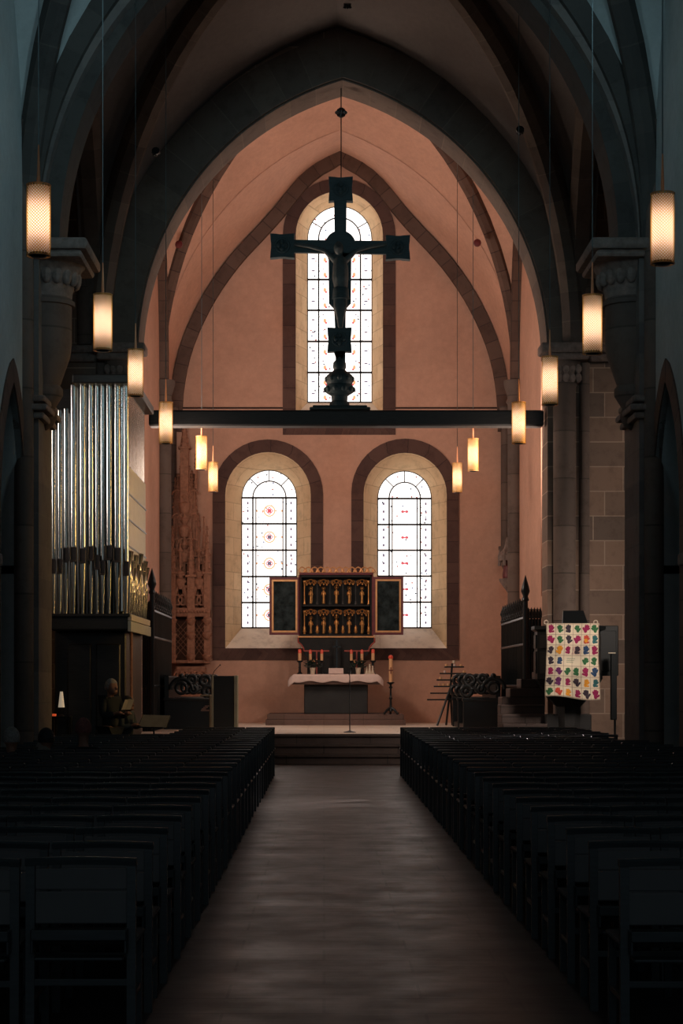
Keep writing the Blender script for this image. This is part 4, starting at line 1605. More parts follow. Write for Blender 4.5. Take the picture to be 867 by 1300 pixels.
for px, lab in ((394, 'second candle from the left on the altar'), (408.5, 'third candle from the left on the altar'), (446, 'innermost candle in the right group on the altar'), (459.5, 'middle candle in the right group on the altar')):
    stick(px, DK + .1, ZT, Z(838.5, DK), 'slim dark candlestick under the ' + lab.replace(' on the altar', ''), .04)
    candle(px, DK + .1, Z(838.5, DK), Z(826, DK), None, lab, .034)
for xa, xb, sd in ((386, 418, 'left'), (437, 469, 'right')):
    b = MB(); b.bbox(X(xa, DK), X(xb, DK), DK + .26, DK + .3, Z(827, DK), Z(825.3, DK), .005)
    b.bbox(X((xa + xb) / 2 - 1, DK), X((xa + xb) / 2 + 1, DK), DK + .26, DK + .3, ZT, Z(827, DK), .005)
    tag(b.build('red_rail', M['red_edge']), 'thin red rail on a post behind the %s candles' % sd, 'rail')
rnd = random.Random(2)
for px, py, sd in ((397, 845, 'left'), (454.5, 845, 'right')):
    x, D = X(px, DK), DK - .2
    pl = thing('potted_plant', (x, D, ZT), 'bushy dark green plant in a pale pot on the %s of the altar' % sd, 'potted plant', 'plants on the altar')
    b = MB().lathe([(.04, 0), (.045, .005), (.065, .14), (.068, .15), (.05, .15), (.045, .02)], (x, D, ZT), 16)
    b.build('pot', M['pot'], pl, smooth=50)
    b = MB()
    for k in range(150):
        a, e = rnd.uniform(0, 2 * PI), rnd.uniform(-.3, 1.2)
        rr = rnd.uniform(.08, .22)
        c0 = Vector((x + math.cos(a) * math.cos(e) * rr, D + math.sin(a) * math.cos(e) * rr * .7, ZT + .19 + math.sin(e) * rr * .8))
        d = Vector((math.cos(a), math.sin(a), rnd.uniform(-.4, .6))).normalized()
        s1 = d.cross(Vector((0, 0, 1))).normalized() * .022
        t = d * .05
        b.add([c0 - t, c0 + s1 + Vector((0, 0, .006)), c0 + t, c0 - s1 + Vector((0, 0, .006)), c0 - Vector((0, 0, .004))], [(0, 1, 2, 3), (0, 4, 1), (1, 4, 2), (2, 4, 3), (3, 4, 0)])
    b.build('foliage', M['leaf'], pl)
    b = MB()
    for k in range(6):
        b.ball((x + rnd.uniform(-.1, .1), D - .09, ZT + .3 + rnd.uniform(-.03, .05)), .014, 6)
    b.build('buds', M['gold_trim'], pl)
b = MB()
xa, xb = X(416, DK), X(437, DK)
b.add([(xa, DK - .12, ZT), (xb, DK - .12, ZT), (xb, DK + .02, ZT + .135), (xa, DK + .02, ZT + .135), (xa, DK + .1, ZT), (xb, DK + .1, ZT)], [(0, 1, 2, 3), (3, 2, 5, 4), (0, 3, 4), (1, 5, 2), (0, 4, 5, 1)])
bs = tag(b.build('book_stand', M['iron']), 'open pinkish book on a dark stand in the middle of the altar', 'book stand')
b = MB()
off = Vector((0, -.008, .008))
q = [Vector(p) + off for p in ((xa + .02, DK - .115, ZT + .0), (xb - .02, DK - .115, ZT), (xb - .02, DK + .015, ZT + .127), (xa + .02, DK + .015, ZT + .127))]
b.add([tuple(p) for p in q] + [tuple(p + off) for p in q], [(3, 2, 1, 0), (4, 5, 6, 7), (0, 1, 5, 4), (1, 2, 6, 5), (2, 3, 7, 6), (3, 0, 4, 7)])
b.build('open_pages', M['linen'], bs)
# small dark crucifix against the predella
b = MB(); x = X(427.5, 44.35)
b.bbox(x - .02, x + .02, 44.3, 44.34, ZT, Z(812, 44.3), .004)
b.bbox(x - .10, x + .10, 44.3, 44.34, Z(822, 44.3), Z(820, 44.3), .004)
b.bbox(x - .06, x + .06, 44.24, 44.4, ZT, ZT + .04, .01)
tag(b.build('small_crucifix', M['iron']), 'small black crucifix standing at the centre of the altar', 'crucifix')
# gilt figure group on the right of the altar
b = MB()
x = X(469, DK); z0 = ZT
b.lathe([(.12, 0), (.12, .02), (.1, .03)], (x, DK - .2, z0), 16)
for dx, h, r in ((-.07, .17, .03), (0, .24, .035), (.07, .19, .03)):
    b.lathe([(r, .02), (r * 1.1, .05), (r * .6, h * .6), (r * .9, h * .75), (.012, h * .84)], (x + dx, DK - .2, z0), 8)
    b.ball((x + dx, DK - .2, z0 + h * .92), .022, 8)
tag(b.build('figurine_group', M['pot'], smooth=50), 'small pale figurine group at the right end of the altar', 'figurine')

# paschal candle on its stand, to the right of the altar
DP = 43.0
x = X(496, DP)
zf = CZ + .25
b = MB()
h = Z(866, DP) - zf
b.lathe([(.05, .07), (.045, .12), (.03, .16), (.024, h * .45), (.045, h * .5), (.024, h * .55), (.022, h * .8), (.05, h * .84), (.022, h * .88), (.03, h - .05), (.085, h - .02), (.085, h)], (x, DP, zf), 14)
for k in range(3):
    a = PI / 2 + k * 2 * PI / 3
    b.tube([(x + .03 * math.cos(a), DP + .03 * math.sin(a), zf + .14), (x + .10 * math.cos(a), DP + .1 * math.sin(a), zf + .1), (x + .17 * math.cos(a), DP + .17 * math.sin(a), zf + .02)], [.03, .028, .022], 7)
    b.ball((x + .17 * math.cos(a), DP + .17 * math.sin(a), zf + .025), .03, 8)
tag(b.build('candle_stand', M['iron'], smooth=45), 'tall black iron candle stand on three feet, right of the altar', 'candle stand')
zc = zf + h
b = MB().lathe([(.042, 0), (.042, Z(836, DP) - zc)], (x, DP, zc), 14)
o = tag(b.build('paschal_candle', M['candle'], smooth=50), 'tall candle with a red knob on the black stand right of the altar', 'candle')
b = MB().ball((x, DP, Z(834.5, DP)), .055, 12); b.build('red_knob', M['redwax'], o, smooth=60)
b = MB()
zq = Z(851, DP)
b.bbox(x - .05, x + .05, DP - .055, DP - .043, zq - .01, zq + .01, .002); b.bbox(x - .01, x + .01, DP - .055, DP - .043, zq - .08, zq + .07, .002)
b.build('cross_mark', M['red_frame'], o)

# microphone stand in front of the steps
DM = 36.9
x = X(444, DM)
b = MB().lathe([(.12, 0), (.12, .015), (.02, .04), (.011, .05), (.011, 1.02)], (x, DM, CZ), 18)
b.tube([(x, DM, CZ + 1.0), (x + .0, DM - .04, CZ + 1.10), (x - .01, DM - .08, CZ + 1.16)], .009, 6)
b.lathe([(.012, 0), (.02, .03), (.02, .06), (.012, .07)], (x - .01, DM - .09, CZ + 1.13), 10)
tag(b.build('microphone_stand', M['iron'], smooth=45), 'slim black microphone stand at the top of the steps before the altar', 'microphone stand')

# ------------------------------------------------------------------ lectern, left of the steps
DQ = 37.4
lc = thing('lectern', (X(284, DQ), DQ, CZ), 'dark fronted lectern with pale side boards, left of the steps', 'lectern')
zt2 = Z(858, DQ)
MB().bbox(X(271, DQ), X(297, DQ), DQ, DQ + .35, CZ, zt2, .01).build('front_panel', M['lectern_dark'], lc)
for a, b2 in ((268.3, 271), (297, 301.5)):
    MB().bbox(X(a, DQ), X(b2, DQ), DQ - .015, DQ + .4, CZ, zt2 + .01, .008).build('side_board', M['lectern_pale'], lc)
b = MB(); b.tube([(X(268.5, DQ), DQ + .2, zt2), (X(271.5, DQ), DQ + .18, zt2 + .1), (X(278, DQ), DQ + .12, zt2 + .2)], .006, 6)
b.ball((X(279, DQ), DQ + .11, zt2 + .215), .016, 8)
b.build('gooseneck_microphone', M['iron'], lc)
# open pale box side behind the lectern (book rest)
b = MB()
b.bbox(X(254, 38), X(268, 38), 37.9, 38.3, CZ, CZ + .05, .01)
b.bbox(X(266, 38), X(268.5, 38), 37.9, 38.3, CZ, Z(883, 38), .01)
b.bbox(X(254, 38), X(268, 38), 37.95, 38.3, Z(884, 38), Z(882, 38), .01)
tag(b.build('side_shelf', M['lectern_pale']), 'small open pale shelf unit just left of the lectern', 'shelf')
b = MB(); b.bbox(X(255, 38), X(266, 38), 37.98, 38.2, Z(884, 38) - .30, Z(884, 38) - .27, .004)
for k in range(3):
    b.bbox(X(256 + 2 * k, 38), X(261 + 2 * k, 38), 37.98, 38.2, Z(884, 38) - .27 + .03 * k, Z(884, 38) - .245 + .03 * k, .004)
tag(b.build('hymn_books', M['linen']), 'few pale books lying on the open shelf beside the lectern', 'books')

# ------------------------------------------------------------------ choir stalls with carved knobbed ends
def stall(name, px0, px1, D0, D1, side, label):
    x0, x1 = X(px0, D0), X(px1, D0)
    st = thing(name, ((x0 + x1) / 2, D0 + .3, CZ), label, 'choir stall')
    ztop = Z(886, D0)
    wall_x = x0 if side < 0 else x1
    aisle_x = x1 if side < 0 else x0
    b = MB()
    b.bbox(x0 + .03, x1 - .03, D0 + .05, D1, CZ, CZ + .12, .02)
    xs_ = sorted((wall_x, wall_x - side * .1))
    b.bbox(xs_[0], xs_[1], D0 + .05, D1, CZ, ztop + .45, .01)
    b.build('stall_back', M['black_wood'], st)
    b = MB(); b.bbox(min(wall_x, wall_x - side * .55), max(wall_x, wall_x - side * .55), D0 + .1, D1, CZ + .42, CZ + .47, .01)
    b.build('stall_seat', M['black_wood'], st)
    for j, yy_ in enumerate((D0, D0 + 1.6, D0 + 3.2)):
        if yy_ > D1:
            continue
        b = MB()
        b.bbox(x0, x1, yy_, yy_ + .09, CZ, ztop - .05, .015)
        b.bbox(x0 - .02, x1 + .02, yy_ - .02, yy_ + .11, ztop - .07, ztop, .02)
        b.build('stall_end', M['black_wood'], st)
        # volutes: curling arms and round knobs
        b = MB()
        w = x1 - x0
        A = aisle_x
        sgn = 1 if side < 0 else -1       # towards the aisle
        y_ = yy_ + .045
        for (fx, fz, R_, r_) in ((.06, .14, .105, .045), (.10, .36, .10, .042), (.32, .38, .085, .04), (.30, .17, .07, .035)):
            cxk = A - sgn * fx * 1.25
            b.torus((cxk, y_, ztop + fz), R_, r_, 'y', 18, 8)
            b.ball((cxk, y_, ztop + fz), .04, 8)
        b.torus((A - sgn * .62, y_, ztop + .17), .23, .045, 'y', 20, 8, 0 if sgn > 0 else 0, PI)
        b.torus((A - sgn * .62, y_, ztop + .2), .11, .035, 'y', 16, 8)
        b.ball((A - sgn * .62, y_, ztop + .45), .06, 8)
        b.tube([(A - sgn * .1, y_, ztop), (A - sgn * .2, y_, ztop + .2), (A - sgn * .35, y_, ztop + .1)], .04, 7)
        b.build('carved_volutes', M['black_wood'], st, smooth=60)
    return st
stall('choir_stall', 208, 268, 39.2, 42.6, -1, 'black oak choir stall with curled carved ends on the left of the choir')
stall('choir_stall', 588, 636, 38.6, 42.0, 1, 'black oak choir stall with curled carved ends on the right of the choir')

# ------------------------------------------------------------------ iron screens on both sides of the choir entrance
def screen(xg, y0, y1, xw, label, side, zt):
    g = thing('iron_screen', (xg, y0, CZ), label, 'iron screen')
    n = 22
    b = MB()
    def bar(x, y, top, big=False):
        r = .022 if not big else .03
        b.lathe([(r, CZ), (r, top - .32), (r * 1.8, top - .3), (r, top - .26), (r * .8, top - .2), (r * 2.1, top - .13), (.004, top)], (x, y, 0), 8)
    for k in range(n):
        t = k / (n - 1)
        bar(xg, y0 + .1 + (y1 - y0 - .1) * t, zt - (.06 if k % 2 else 0))
    b.build('side_bars', M['iron'], g, smooth=40)
    b = MB()
    xs_ = sorted((xg + side * .06, xw))
    m = 5
    for k in range(m):
        x = xs_[0] + (xs_[1] - xs_[0]) * k / (m - 1)
        b.lathe([(.02, CZ), (.02, zt - .45), (.045, zt - .35), (.004, zt - .22)], (x, y0, 0), 8)
        b.torus((x + .03, y0, zt - .36), .05, .014, 'y', 10, 5)
        b.torus((x - .03, y0, zt - .30), .035, .012, 'y', 10, 5)
    b.build('front_bars', M['iron'], g, smooth=40)
    b = MB()
    b.lathe([(.05, CZ), (.05, zt - .1), (.075, zt - .08), (.05, zt), (.09, zt + .1), (.07, zt + .2), (.004, zt + .42)], (xg, y0, 0), 12)
    b.build('corner_post', M['iron'], g, smooth=40)
    b = MB()
    for z in (zt - .42, zt - .95, CZ + .9, CZ + .15):
        b.bbox(xg - .03, xg + .03, y0, y1, z - .022, z + .022, .006)
        b.bbox(xs_[0], xs_[1], y0 - .03, y0 + .03, z - .02, z + .02, .006)
    b.build('rails', M['iron'], g)
    b = MB()
    b.box(xg + side * .05 - .015, xg + side * .05 + .015, y0 + .05, y1, CZ, zt - .98)
    b.box(xs_[0], xs_[1], y0 + .05, y0 + .08, CZ, zt - .45)
    b.build('backing_panel', M['black_wood'], g)
    return g
screen(X(667, 37.5), 37.5, 42.4, X(686, 37.5), 'black spiked iron screen on the right of the choir entrance', 1, Z(757, 37.5))
screen(X(193, 37.6), 37.6, 42.2, X(178, 37.6), 'black spiked iron screen on the left, between organ and choir stalls', -1, Z(748, 37.6))

# ------------------------------------------------------------------ votive candle rack
DV = 42.55
def vx(px): return X(px, DV)
def vz(py): return Z(py, DV)
vr_ = thing('votive_candle_rack', (vx(571), DV, CZ), 'black tiered iron candle rack shaped like a fir tree, right of the altar', 'candle rack')
tiers = [(846.5, 564, 589), (854.8, 558, 592), (863, 554, 592), (871.2, 550.5, 592), (879.8, 546, 592), (888, 542, 592)]
b = MB(); b.tube([(vx(574), DV, vz(842)), (vx(571.5), DV, vz(880))], .022, 8); b.build('pole', M['iron'], vr_)
for py, xa, xb in tiers:
    MB().bbox(vx(xa), vx(xb), DV - .05, DV + .05, vz(py) - .02, vz(py) + .012, .006).build('tier_bar', M['iron'], vr_)
for xa, ya, dy in ((554, 918, -.25), (567.5, 918, .3), (575.5, 917, .35), (589, 917, -.3)):
    b = MB(); b.tube([(vx(571.5), DV, vz(874)), (vx(xa), DV + dy, CZ + .01)], .026, 7); b.build('leg', M['iron'], vr_)
cn = 0
for ti, (py, xa, xb) in enumerate(tiers):
    spots = ((566.5, 577, 585), (564.5, 589), (559, 574, 586), (557.5, 563, 569, 581, 588), (580, 588), ())[ti]
    for px in spots:
        z = vz(py) + .012
        b = MB().lathe([(.028, 0), (.03, .045), (.02, .05), (.004, .05), (.003, .06)], (vx(px), DV, z), 10)
        o = b.build('votive_candle', M['candle'] if px not in (577, 564.5) else M['linen'], smooth=50)
        cn += 1
        rank = ('first', 'second', 'third', 'fourth', 'fifth')[spots.index(px)]
        tag(o, 'small votive candle, %s from the left on the %s tier of the rack' % (rank, ('top', 'second', 'third', 'fourth', 'fifth')[ti]), 'candle', 'votive candles on the iron rack')
b = MB(); b.lathe([(.03, 0), (.035, .06), (.004, .065)], (vx(576), DV, vz(842)), 10)
tag(b.build('votive_candle', M['pot'], smooth=50), 'single votive candle on the very tip of the rack', 'candle', 'votive candles on the iron rack')

# ------------------------------------------------------------------ corbel figure under a canopy, right wall of the choir
DS = 44.4
x = X(645, DS)
b = MB()
b.lathe([(.02, 0), (.2, .25), (.22, .32)], (x, DS, Z(752, DS)), 8)
bk = b
b = MB()
b.lathe([(.24, 0), (.24, .12), (.10, .3), (.04, .55)], (x, DS, Z(712, DS)), 8)
for k in range(6):
    a = k * PI / 3
    b.lathe([(.04, -.12), (.04, .1), (.005, .28)], (x + .2 * math.cos(a), DS + .2 * math.sin(a), Z(712, DS)), 6)
sn = thing('statue_niche', (x, DS, Z(752, DS)), 'small dark canopy and bracket holding a statue on the right corner shaft', 'statue canopy')
bk.build('bracket', M['carved'], sn, smooth=35)
b.build('canopy', M['carved'], sn, smooth=35)
b = MB()
b.lathe([(.13, 0), (.14, .06), (.10, .3), (.13, .42), (.10, .5), (.05, .54), (.04, .57)], (x, DS, Z(752, DS) + .33), 12)
b.ball((x, DS, Z(752, DS) + .97 - .02), .07, 10)
for v in range(len(b.v) - 60):
    pass
tag(b.build('saint_statue', M['red_frame'], smooth=50), 'small dark red saint statue on the bracket at the right corner shaft', 'statue')

# ------------------------------------------------------------------ pulpit, its stair, and the handprint quilt
st = thing('pulpit_stair', (3.9, 34.6, 0), 'dark stone stair climbing to the pulpit in front of the iron screen', 'stair')
for k in range(6):
    MB().bbox(X(634, 35), X(690, 35), 33.7 + .22 * k, 35.4, .17 * k + .1, .17 * (k + 1) + .1, .012).build('step', M['step'], st)
MB().box(X(634, 35), X(690, 35), 33.72, 35.4, 0, .1).build('footing', M['step'], st)
for px, pz in ((637, 885), (647, 874), (661, 862), (681, 853)):
    MB().bbox(X(px, 35), X(692, 35), 35.0, 35.75, Z(pz, 35) - .17, Z(pz, 35), .012).build('step', M['step'], st)
MB().box(X(637, 35), X(692, 35), 35.05, 35.75, .1, Z(885, 35) - .17).build('stair_block', M['step'], st)

DU = 33.9
def ux(px): return X(px, DU)
def uz(py): return Z(py, DU)
pu = thing('pulpit', (ux(742), DU + .5, 0), 'dark panelled pulpit in front of the block wall, with a quilt on its front', 'pulpit')
zt3, zb3 = uz(794), uz(862)
def octo(cx_, cy_, r, z, n=8, rot=PI / 8):
    return [(cx_ + r * math.cos(2 * PI * k / n + rot), cy_ + r * math.sin(2 * PI * k / n + rot), z) for k in range(n)]
cxp, cyp = ux(727), DU + .62
b = MB()
b.loft([octo(cxp, cyp, .40, zb3 - .35), octo(cxp, cyp, .64, zb3), octo(cxp, cyp, .64, zt3 - .1), octo(cxp, cyp, .70, zt3 - .06), octo(cxp, cyp, .70, zt3)], caps=True)
b.build('tub', M['black_wood'], pu)
b = MB()
for k in range(8):
    a = 2 * PI * (k + .5) / 8 + PI / 8
    c0 = Vector((cxp + .60 * math.cos(a), cyp + .60 * math.sin(a), 0))
    t = Vector((-math.sin(a), math.cos(a), 0)) * .17
    n_ = Vector((math.cos(a), math.sin(a), 0)) * .015
    for z0, z1 in ((zb3 + .1, zb3 + .5), (zb3 + .56, zt3 - .16)):
        q = [c0 - t + n_, c0 + t + n_, c0 + t + n_, c0 - t + n_]
        P = [Vector((v.x, v.y, z)) for v, z in zip(q, (z0, z0, z1, z1))]
        b.add([tuple(p) for p in P] + [tuple(p - n_ * 2) for p in P], [(0, 1, 2, 3), (7, 6, 5, 4), (0, 4, 5, 1), (1, 5, 6, 2), (2, 6, 7, 3), (3, 7, 4, 0)])
b.build('raised_panels', M['organ_wood'], pu)
b = MB()
b.loft([octo(cxp, cyp, .34, 0), octo(cxp, cyp, .34, .15), octo(cxp, cyp, .24, .22), octo(cxp, cyp, .24, zb3 - .5), octo(cxp, cyp, .40, zb3 - .33)], caps=True)
b.bbox(ux(697), ux(756), DU + .5, DU + 1.1, 0, .95, .02)
b.build('pedestal', M['altar_stone'], pu)
b = MB()
b.bbox(ux(755), ux(789), DU + .35, DU + .42, uz(858), uz(793.5), .015)
b.bbox(ux(758), ux(786), DU + .33, DU + .36, uz(852), uz(800), .01)
b.build('side_parapet', M['black_wood'], pu)
b = MB()
b.add([(ux(716), DU + .2, uz(790)), (ux(748), DU + .2, uz(790)), (ux(745), DU + .45, uz(774)), (ux(719), DU + .45, uz(774)),
       (ux(716), DU + .3, uz(791.5)), (ux(748), DU + .3, uz(791.5)), (ux(745), DU + .5, uz(776)), (ux(719), DU + .5, uz(776))],
      [(3, 2, 1, 0), (4, 5, 6, 7), (0, 1, 5, 4), (1, 2, 6, 5), (2, 3, 7, 6), (3, 0, 4, 7)])
b.bbox(ux(730), ux(734), DU + .34, DU + .4, uz(794), uz(782), .01)
b.build('book_rest', M['iron'], pu)
# slim black loudspeaker column on a post
sp = thing('column_loudspeaker', (ux(779), DU, 0), 'slim black column loudspeaker on a thin post, right of the quilt', 'loudspeaker')
MB().bbox(ux(775.5), ux(783), DU - .02, DU + .1, uz(914), uz(829), .01).build('speaker_box', M['iron'], sp)
b = MB().lathe([(.02, .02), (.02, uz(914))], (ux(781), DU + .04, 0), 8); b.lathe([(.12, 0), (.12, .02), (.03, .03)], (ux(781), DU + .04, 0), 16); b.build('post', M['iron'], sp)
MB().bbox(ux(772), ux(781), DU - .04, DU - .02, uz(829.6), uz(828.4), .002).build('pale_strip', M['pot'], sp)

# quilt: seven rows and six columns of painted hands on cream cotton
DH = DU - .08
qc = [(693, 792), (760.5, 790), (760, 887), (694.5, 882)]
QL, QR, QT, QB = X(693.3, DH), X(760.5, DH), Z(791.5, DH), Z(885.5, DH)
def qpt(u, v, dy=0.0):
    x = QL + (QR - QL) * u + .012 * math.sin(v * 5 + u * 3) + .02 * (v * (u - .5))
    z = QT + (QB - QT) * v + .03 * math.sin(u * 5.2 + .6) * v ** 3 - .025 * (u * v)
    y = DH + .022 * math.sin(u * 13 + v * 2.4) * (.3 + v) + .015 * math.sin(v * 17) - dy
    return (x, y, z)
b = MB()
b.loft([[qpt(i / 36, j / 44) for i in range(37)] for j in range(45)], close=False)
quilt = b.build('handprint_quilt', M['quilt'], recalc=False, smooth=60)
sm = quilt.modifiers.new('s', 'SOLIDIFY'); sm.thickness = .006; sm.offset = 0
quilt.location = (0, 0, 0)
tag(quilt, 'cream patchwork quilt with rows of colourful painted handprints, hanging on the pulpit front', 'quilt')
b = MB()
def strip(b, pts, w, dy=.0075):
    P = [Vector(qpt(u, v, dy)) for u, v in pts]
    for i in range(len(P) - 1):
        d = (P[i + 1] - P[i]); d.y = 0
        if d.length < 1e-6:
            continue
        n = Vector((d.z, 0, -d.x)).normalized() * w / 2
        b.add([tuple(q) for q in (P[i] - n, P[i] + n, P[i + 1] + n, P[i + 1] - n)], [(0, 1, 2, 3)])
for i in range(7):
    strip(b, [(i / 6 * .98 + .01, t / 24) for t in range(25)], .006)
for j in range(8):
    strip(b, [(t / 20, j / 7 * .98 + .01) for t in range(21)], .006)
b.build('patch_seams', plain('tan_quilt_seam', (.34, .22, .16), .9, 0, .1, 5, 0), quilt, recalc=False)
HC = {'m': (.35, .02, .10), 'g': (.04, .16, .06), 'b': (.03, .07, .16), 't': (.03, .14, .15), 'o': (.80, .33, .03), 'r': (.62, .08, .05), 'p': (.16, .03, .14), 'k': (.05, .035, .05)}
HM = {k: plain('hand_paint_' + {'m': 'magenta', 'g': 'green', 'b': 'navy', 't': 'teal', 'o': 'orange', 'r': 'red', 'p': 'purple', 'k': 'black'}[k], v, .9, 0, .15, 20, 0) for k, v in HC.items()}
rows = ['mgkgmg', 'mgkmrt', 'komkbm', 'kb..gg', 'mpggmb', 'kpmkot', 'gromkm']
keys = list(HC)
CNM = dict(m='magenta', g='green', b='navy', t='teal', o='orange', r='red', p='purple', k='black')
rnd = random.Random(21)
for j, rw in enumerate(rows):
    for i, ch in enumerate(rw):
        if ch == '.':
            continue
        b = MB()
        cu, cv = (i + .5) / 6, (j + .55) / 7
        an = rnd.uniform(-.6, .6)
        sc = rnd.uniform(1.0, 1.2)
        mir = rnd.choice((-1, 1))
        def T2(x, y):
            x *= mir
            X_, Y_ = x * math.cos(an) - y * math.sin(an), x * math.sin(an) + y * math.cos(an)
            return (min(.99, max(.01, cu + X_ * sc / 6)), min(.99, max(.01, cv - Y_ * sc / 7)))
        # palm
        pal = [T2(.17 * math.cos(a) , -.12 + .19 * math.sin(a)) for a in [2 * PI * k / 12 for k in range(12)]]
        b.add([qpt(u, v, .008) for u, v in pal], [tuple(range(12))])
        for f, (fx, fy, ex, ey) in enumerate(((-.12, .0, -.24, .26), (-.05, .05, -.09, .38), (.04, .05, .06, .37), (.11, .0, .21, .28), (.13, -.16, .34, -.02))):
            p0, p1 = T2(fx, fy), T2(ex, ey)
            strip(b, [p0, ((p0[0] + p1[0]) / 2, (p0[1] + p1[1]) / 2), p1], .028 * sc, .009)
            b.add([qpt(*T2(ex + .035 * math.cos(a), ey + .04 * math.sin(a)), .0095) for a in [2 * PI * k / 6 for k in range(6)]], [tuple(range(6))])
        b.build('painted_handprint', HM[ch], quilt, recalc=False, label=CNM[ch] + ' painted handprint')
# flower and stripes between the hands
b = MB(); b.add([qpt((4.5 + .2 * math.cos(a)) / 6, (1.6 + .2 * math.sin(a)) / 7, .012) for a in [2 * PI * k / 8 for k in range(8)]], [tuple(range(8))])
b.build('painted_flower', HM['o'], quilt, recalc=False)
b = MB()
for k in range(7):
    strip(b, [((3.1 + .12 * k) / 6, 2.15 / 7), ((2.95 + .14 * k) / 6, 2.9 / 7)], .006)
b.build('painted_stripes', HM['m'], quilt, recalc=False)
b = MB()
for j in range(3):      # faint green stitched lines in the blank middle patch
    strip(b, [((2.35 + .1 * t) / 6, (3.3 + .17 * j + .035 * math.sin(t * 2.6 + j)) / 7) for t in range(11 - j)], .006)
b.build('stitched_lines', HM['g'], quilt, recalc=False)
b = MB()
for u in (0.0, .93):
    x, y, z = qpt(u, 0)
    b.torus((x, y, z + .02), .035, .010, 'y', 12, 5)
b.build('hanging_loop', M['pot'], quilt)

# ------------------------------------------------------------------ people
def person(name, P, label, hair, coat, kids=()):
    """P: joint positions; one skinned body with a shaped head"""
    me = bpy.data.meshes.new(name)
    names = list(P['j'])
    vs = [P['j'][k][0] for k in names]
    es = [(names.index(a), names.index(b_)) for a, b_ in P['e']]
    me.from_pydata(vs, es, [])
    tmp = bpy.data.objects.new('tmp', me)
    COL.objects.link(tmp)
    md = tmp.modifiers.new('skin', 'SKIN')
    for i, k in enumerate(names):
        r = P['j'][k][1]
        sv = me.skin_vertices[0].data[i]
        sv.radius = r if isinstance(r, tuple) else (r, r)
        sv.use_root = (k == 'pelvis')
    ss = tmp.modifiers.new('sub', 'SUBSURF'); ss.levels = ss.render_levels = 1
    bpy.context.view_layer.update()
    dg_ = bpy.context.evaluated_depsgraph_get()
    ev = bpy.data.meshes.new_from_object(tmp.evaluated_get(dg_))
    bpy.data.objects.remove(tmp)
    b = MB()
    b.add([tuple(v.co) for v in ev.vertices], [tuple(p.vertices) for p in ev.polygons])
    hd, f = Vector(P['head']), Vector(P['face']).normalized()
    sd = f.cross(Vector((0, 0, 1))).normalized()
    def hp(a, b__, c_):
        return hd + sd * a + f * b__ + Vector((0, 0, c_))
    b.ball(hd, .098, 14, .86, .98, 1.2)
    b.tube([hp(0, .05, -.05), hp(0, .075, -.10)], [.06, .04], 8)          # jaw
    b.tube([hp(0, .09, .015), hp(0, .115, -.03)], [.012, .02], 6)         # nose
    for s in (-1, 1):
        b.ball(hp(s * .085, -.01, -.01), .03, 8, .5, .6, 1)              # ear
        b.ball(hp(s * .033, .082, .012), .014, 6)                        # eye
    b.tube([hp(-.025, .092, -.062), hp(.025, .092, -.062)], .008, 5)      # mouth
    for hn in ('hand_l', 'hand_r'):
        if hn in P['j']:
            h0 = Vector(P['j'][hn][0])
            d = Vector(P.get(hn + '_dir', f)).normalized()
            s_2 = d.cross(Vector((0, 0, 1))).normalized()
            b.tube([h0 - d * .03, h0 + d * .06], [.03, .036], 8)
            for q in range(4):
                p0 = h0 + d * .055 + s_2 * (.025 * (q - 1.5) / 1.1)
                L = (.05, .065, .06, .045)[q]
                b.tube([p0, p0 + d * L * .6, p0 + d * L + Vector((0, 0, -.02))], [.010, .009, .007], 6)
            b.tube([h0 + s_2 * .025, h0 + s_2 * .05 + d * .035, h0 + s_2 * .045 + d * .06], [.012, .01, .008], 6)
    o = b.build(name, M['skin'], smooth=80)
    rm = o.modifiers.new('r', 'REMESH'); rm.mode = 'VOXEL'; rm.voxel_size = .013; rm.use_smooth_shade = True
    tag(o, label, 'person')
    bpy.data.meshes.remove(ev)
    # clothing grown from the same joints, a little wider
    for nm, mat, keys_, ed, grow in P['clothes']:
        me2 = bpy.data.meshes.new(nm)
        me2.from_pydata([P['j'][k][0] for k in keys_], [(keys_.index(a), keys_.index(b_)) for a, b_ in ed], [])
        t2 = bpy.data.objects.new(nm, me2); COL.objects.link(t2)
        t2.modifiers.new('skin', 'SKIN')
        for i, k in enumerate(keys_):
            r = P['j'][k][1]
            r = r if isinstance(r, tuple) else (r, r)
            me2.skin_vertices[0].data[i].radius = (r[0] + grow, r[1] + grow)
            me2.skin_vertices[0].data[i].use_root = (i == 0)
        q = t2.modifiers.new('sub', 'SUBSURF'); q.levels = q.render_levels = 2
        bpy.context.view_layer.update()
        e2 = bpy.data.meshes.new_from_object(t2.evaluated_get(bpy.context.evaluated_depsgraph_get()))
        bpy.data.objects.remove(t2)
        e2.materials.clear(); e2.materials.append(mat); e2.shade_smooth()
        c2 = bpy.data.objects.new(nm, e2); COL.objects.link(c2); c2.parent = o
    # hair cap
    b = MB()
    rings = []
    for i in range(8):
        e = -.35 + (PI / 2 + .33) * i / 7
        ring = []
        for k in range(16):
            a = 2 * PI * k / 16
            dr = Vector((math.cos(a), math.sin(a), 0))
            front = dr.dot(f)
            ee = max(e, .45) if front > .55 else e
            ring.append(tuple(hd - f * .012 + dr * .106 * math.cos(ee) * (.9 + .08 * abs(dr.dot(f))) + Vector((0, 0, .128 * math.sin(ee) + .004))))
        rings.append(ring)
    b.loft(rings, caps=True)
    b.build('hair', hair, o, smooth=70)
    return o

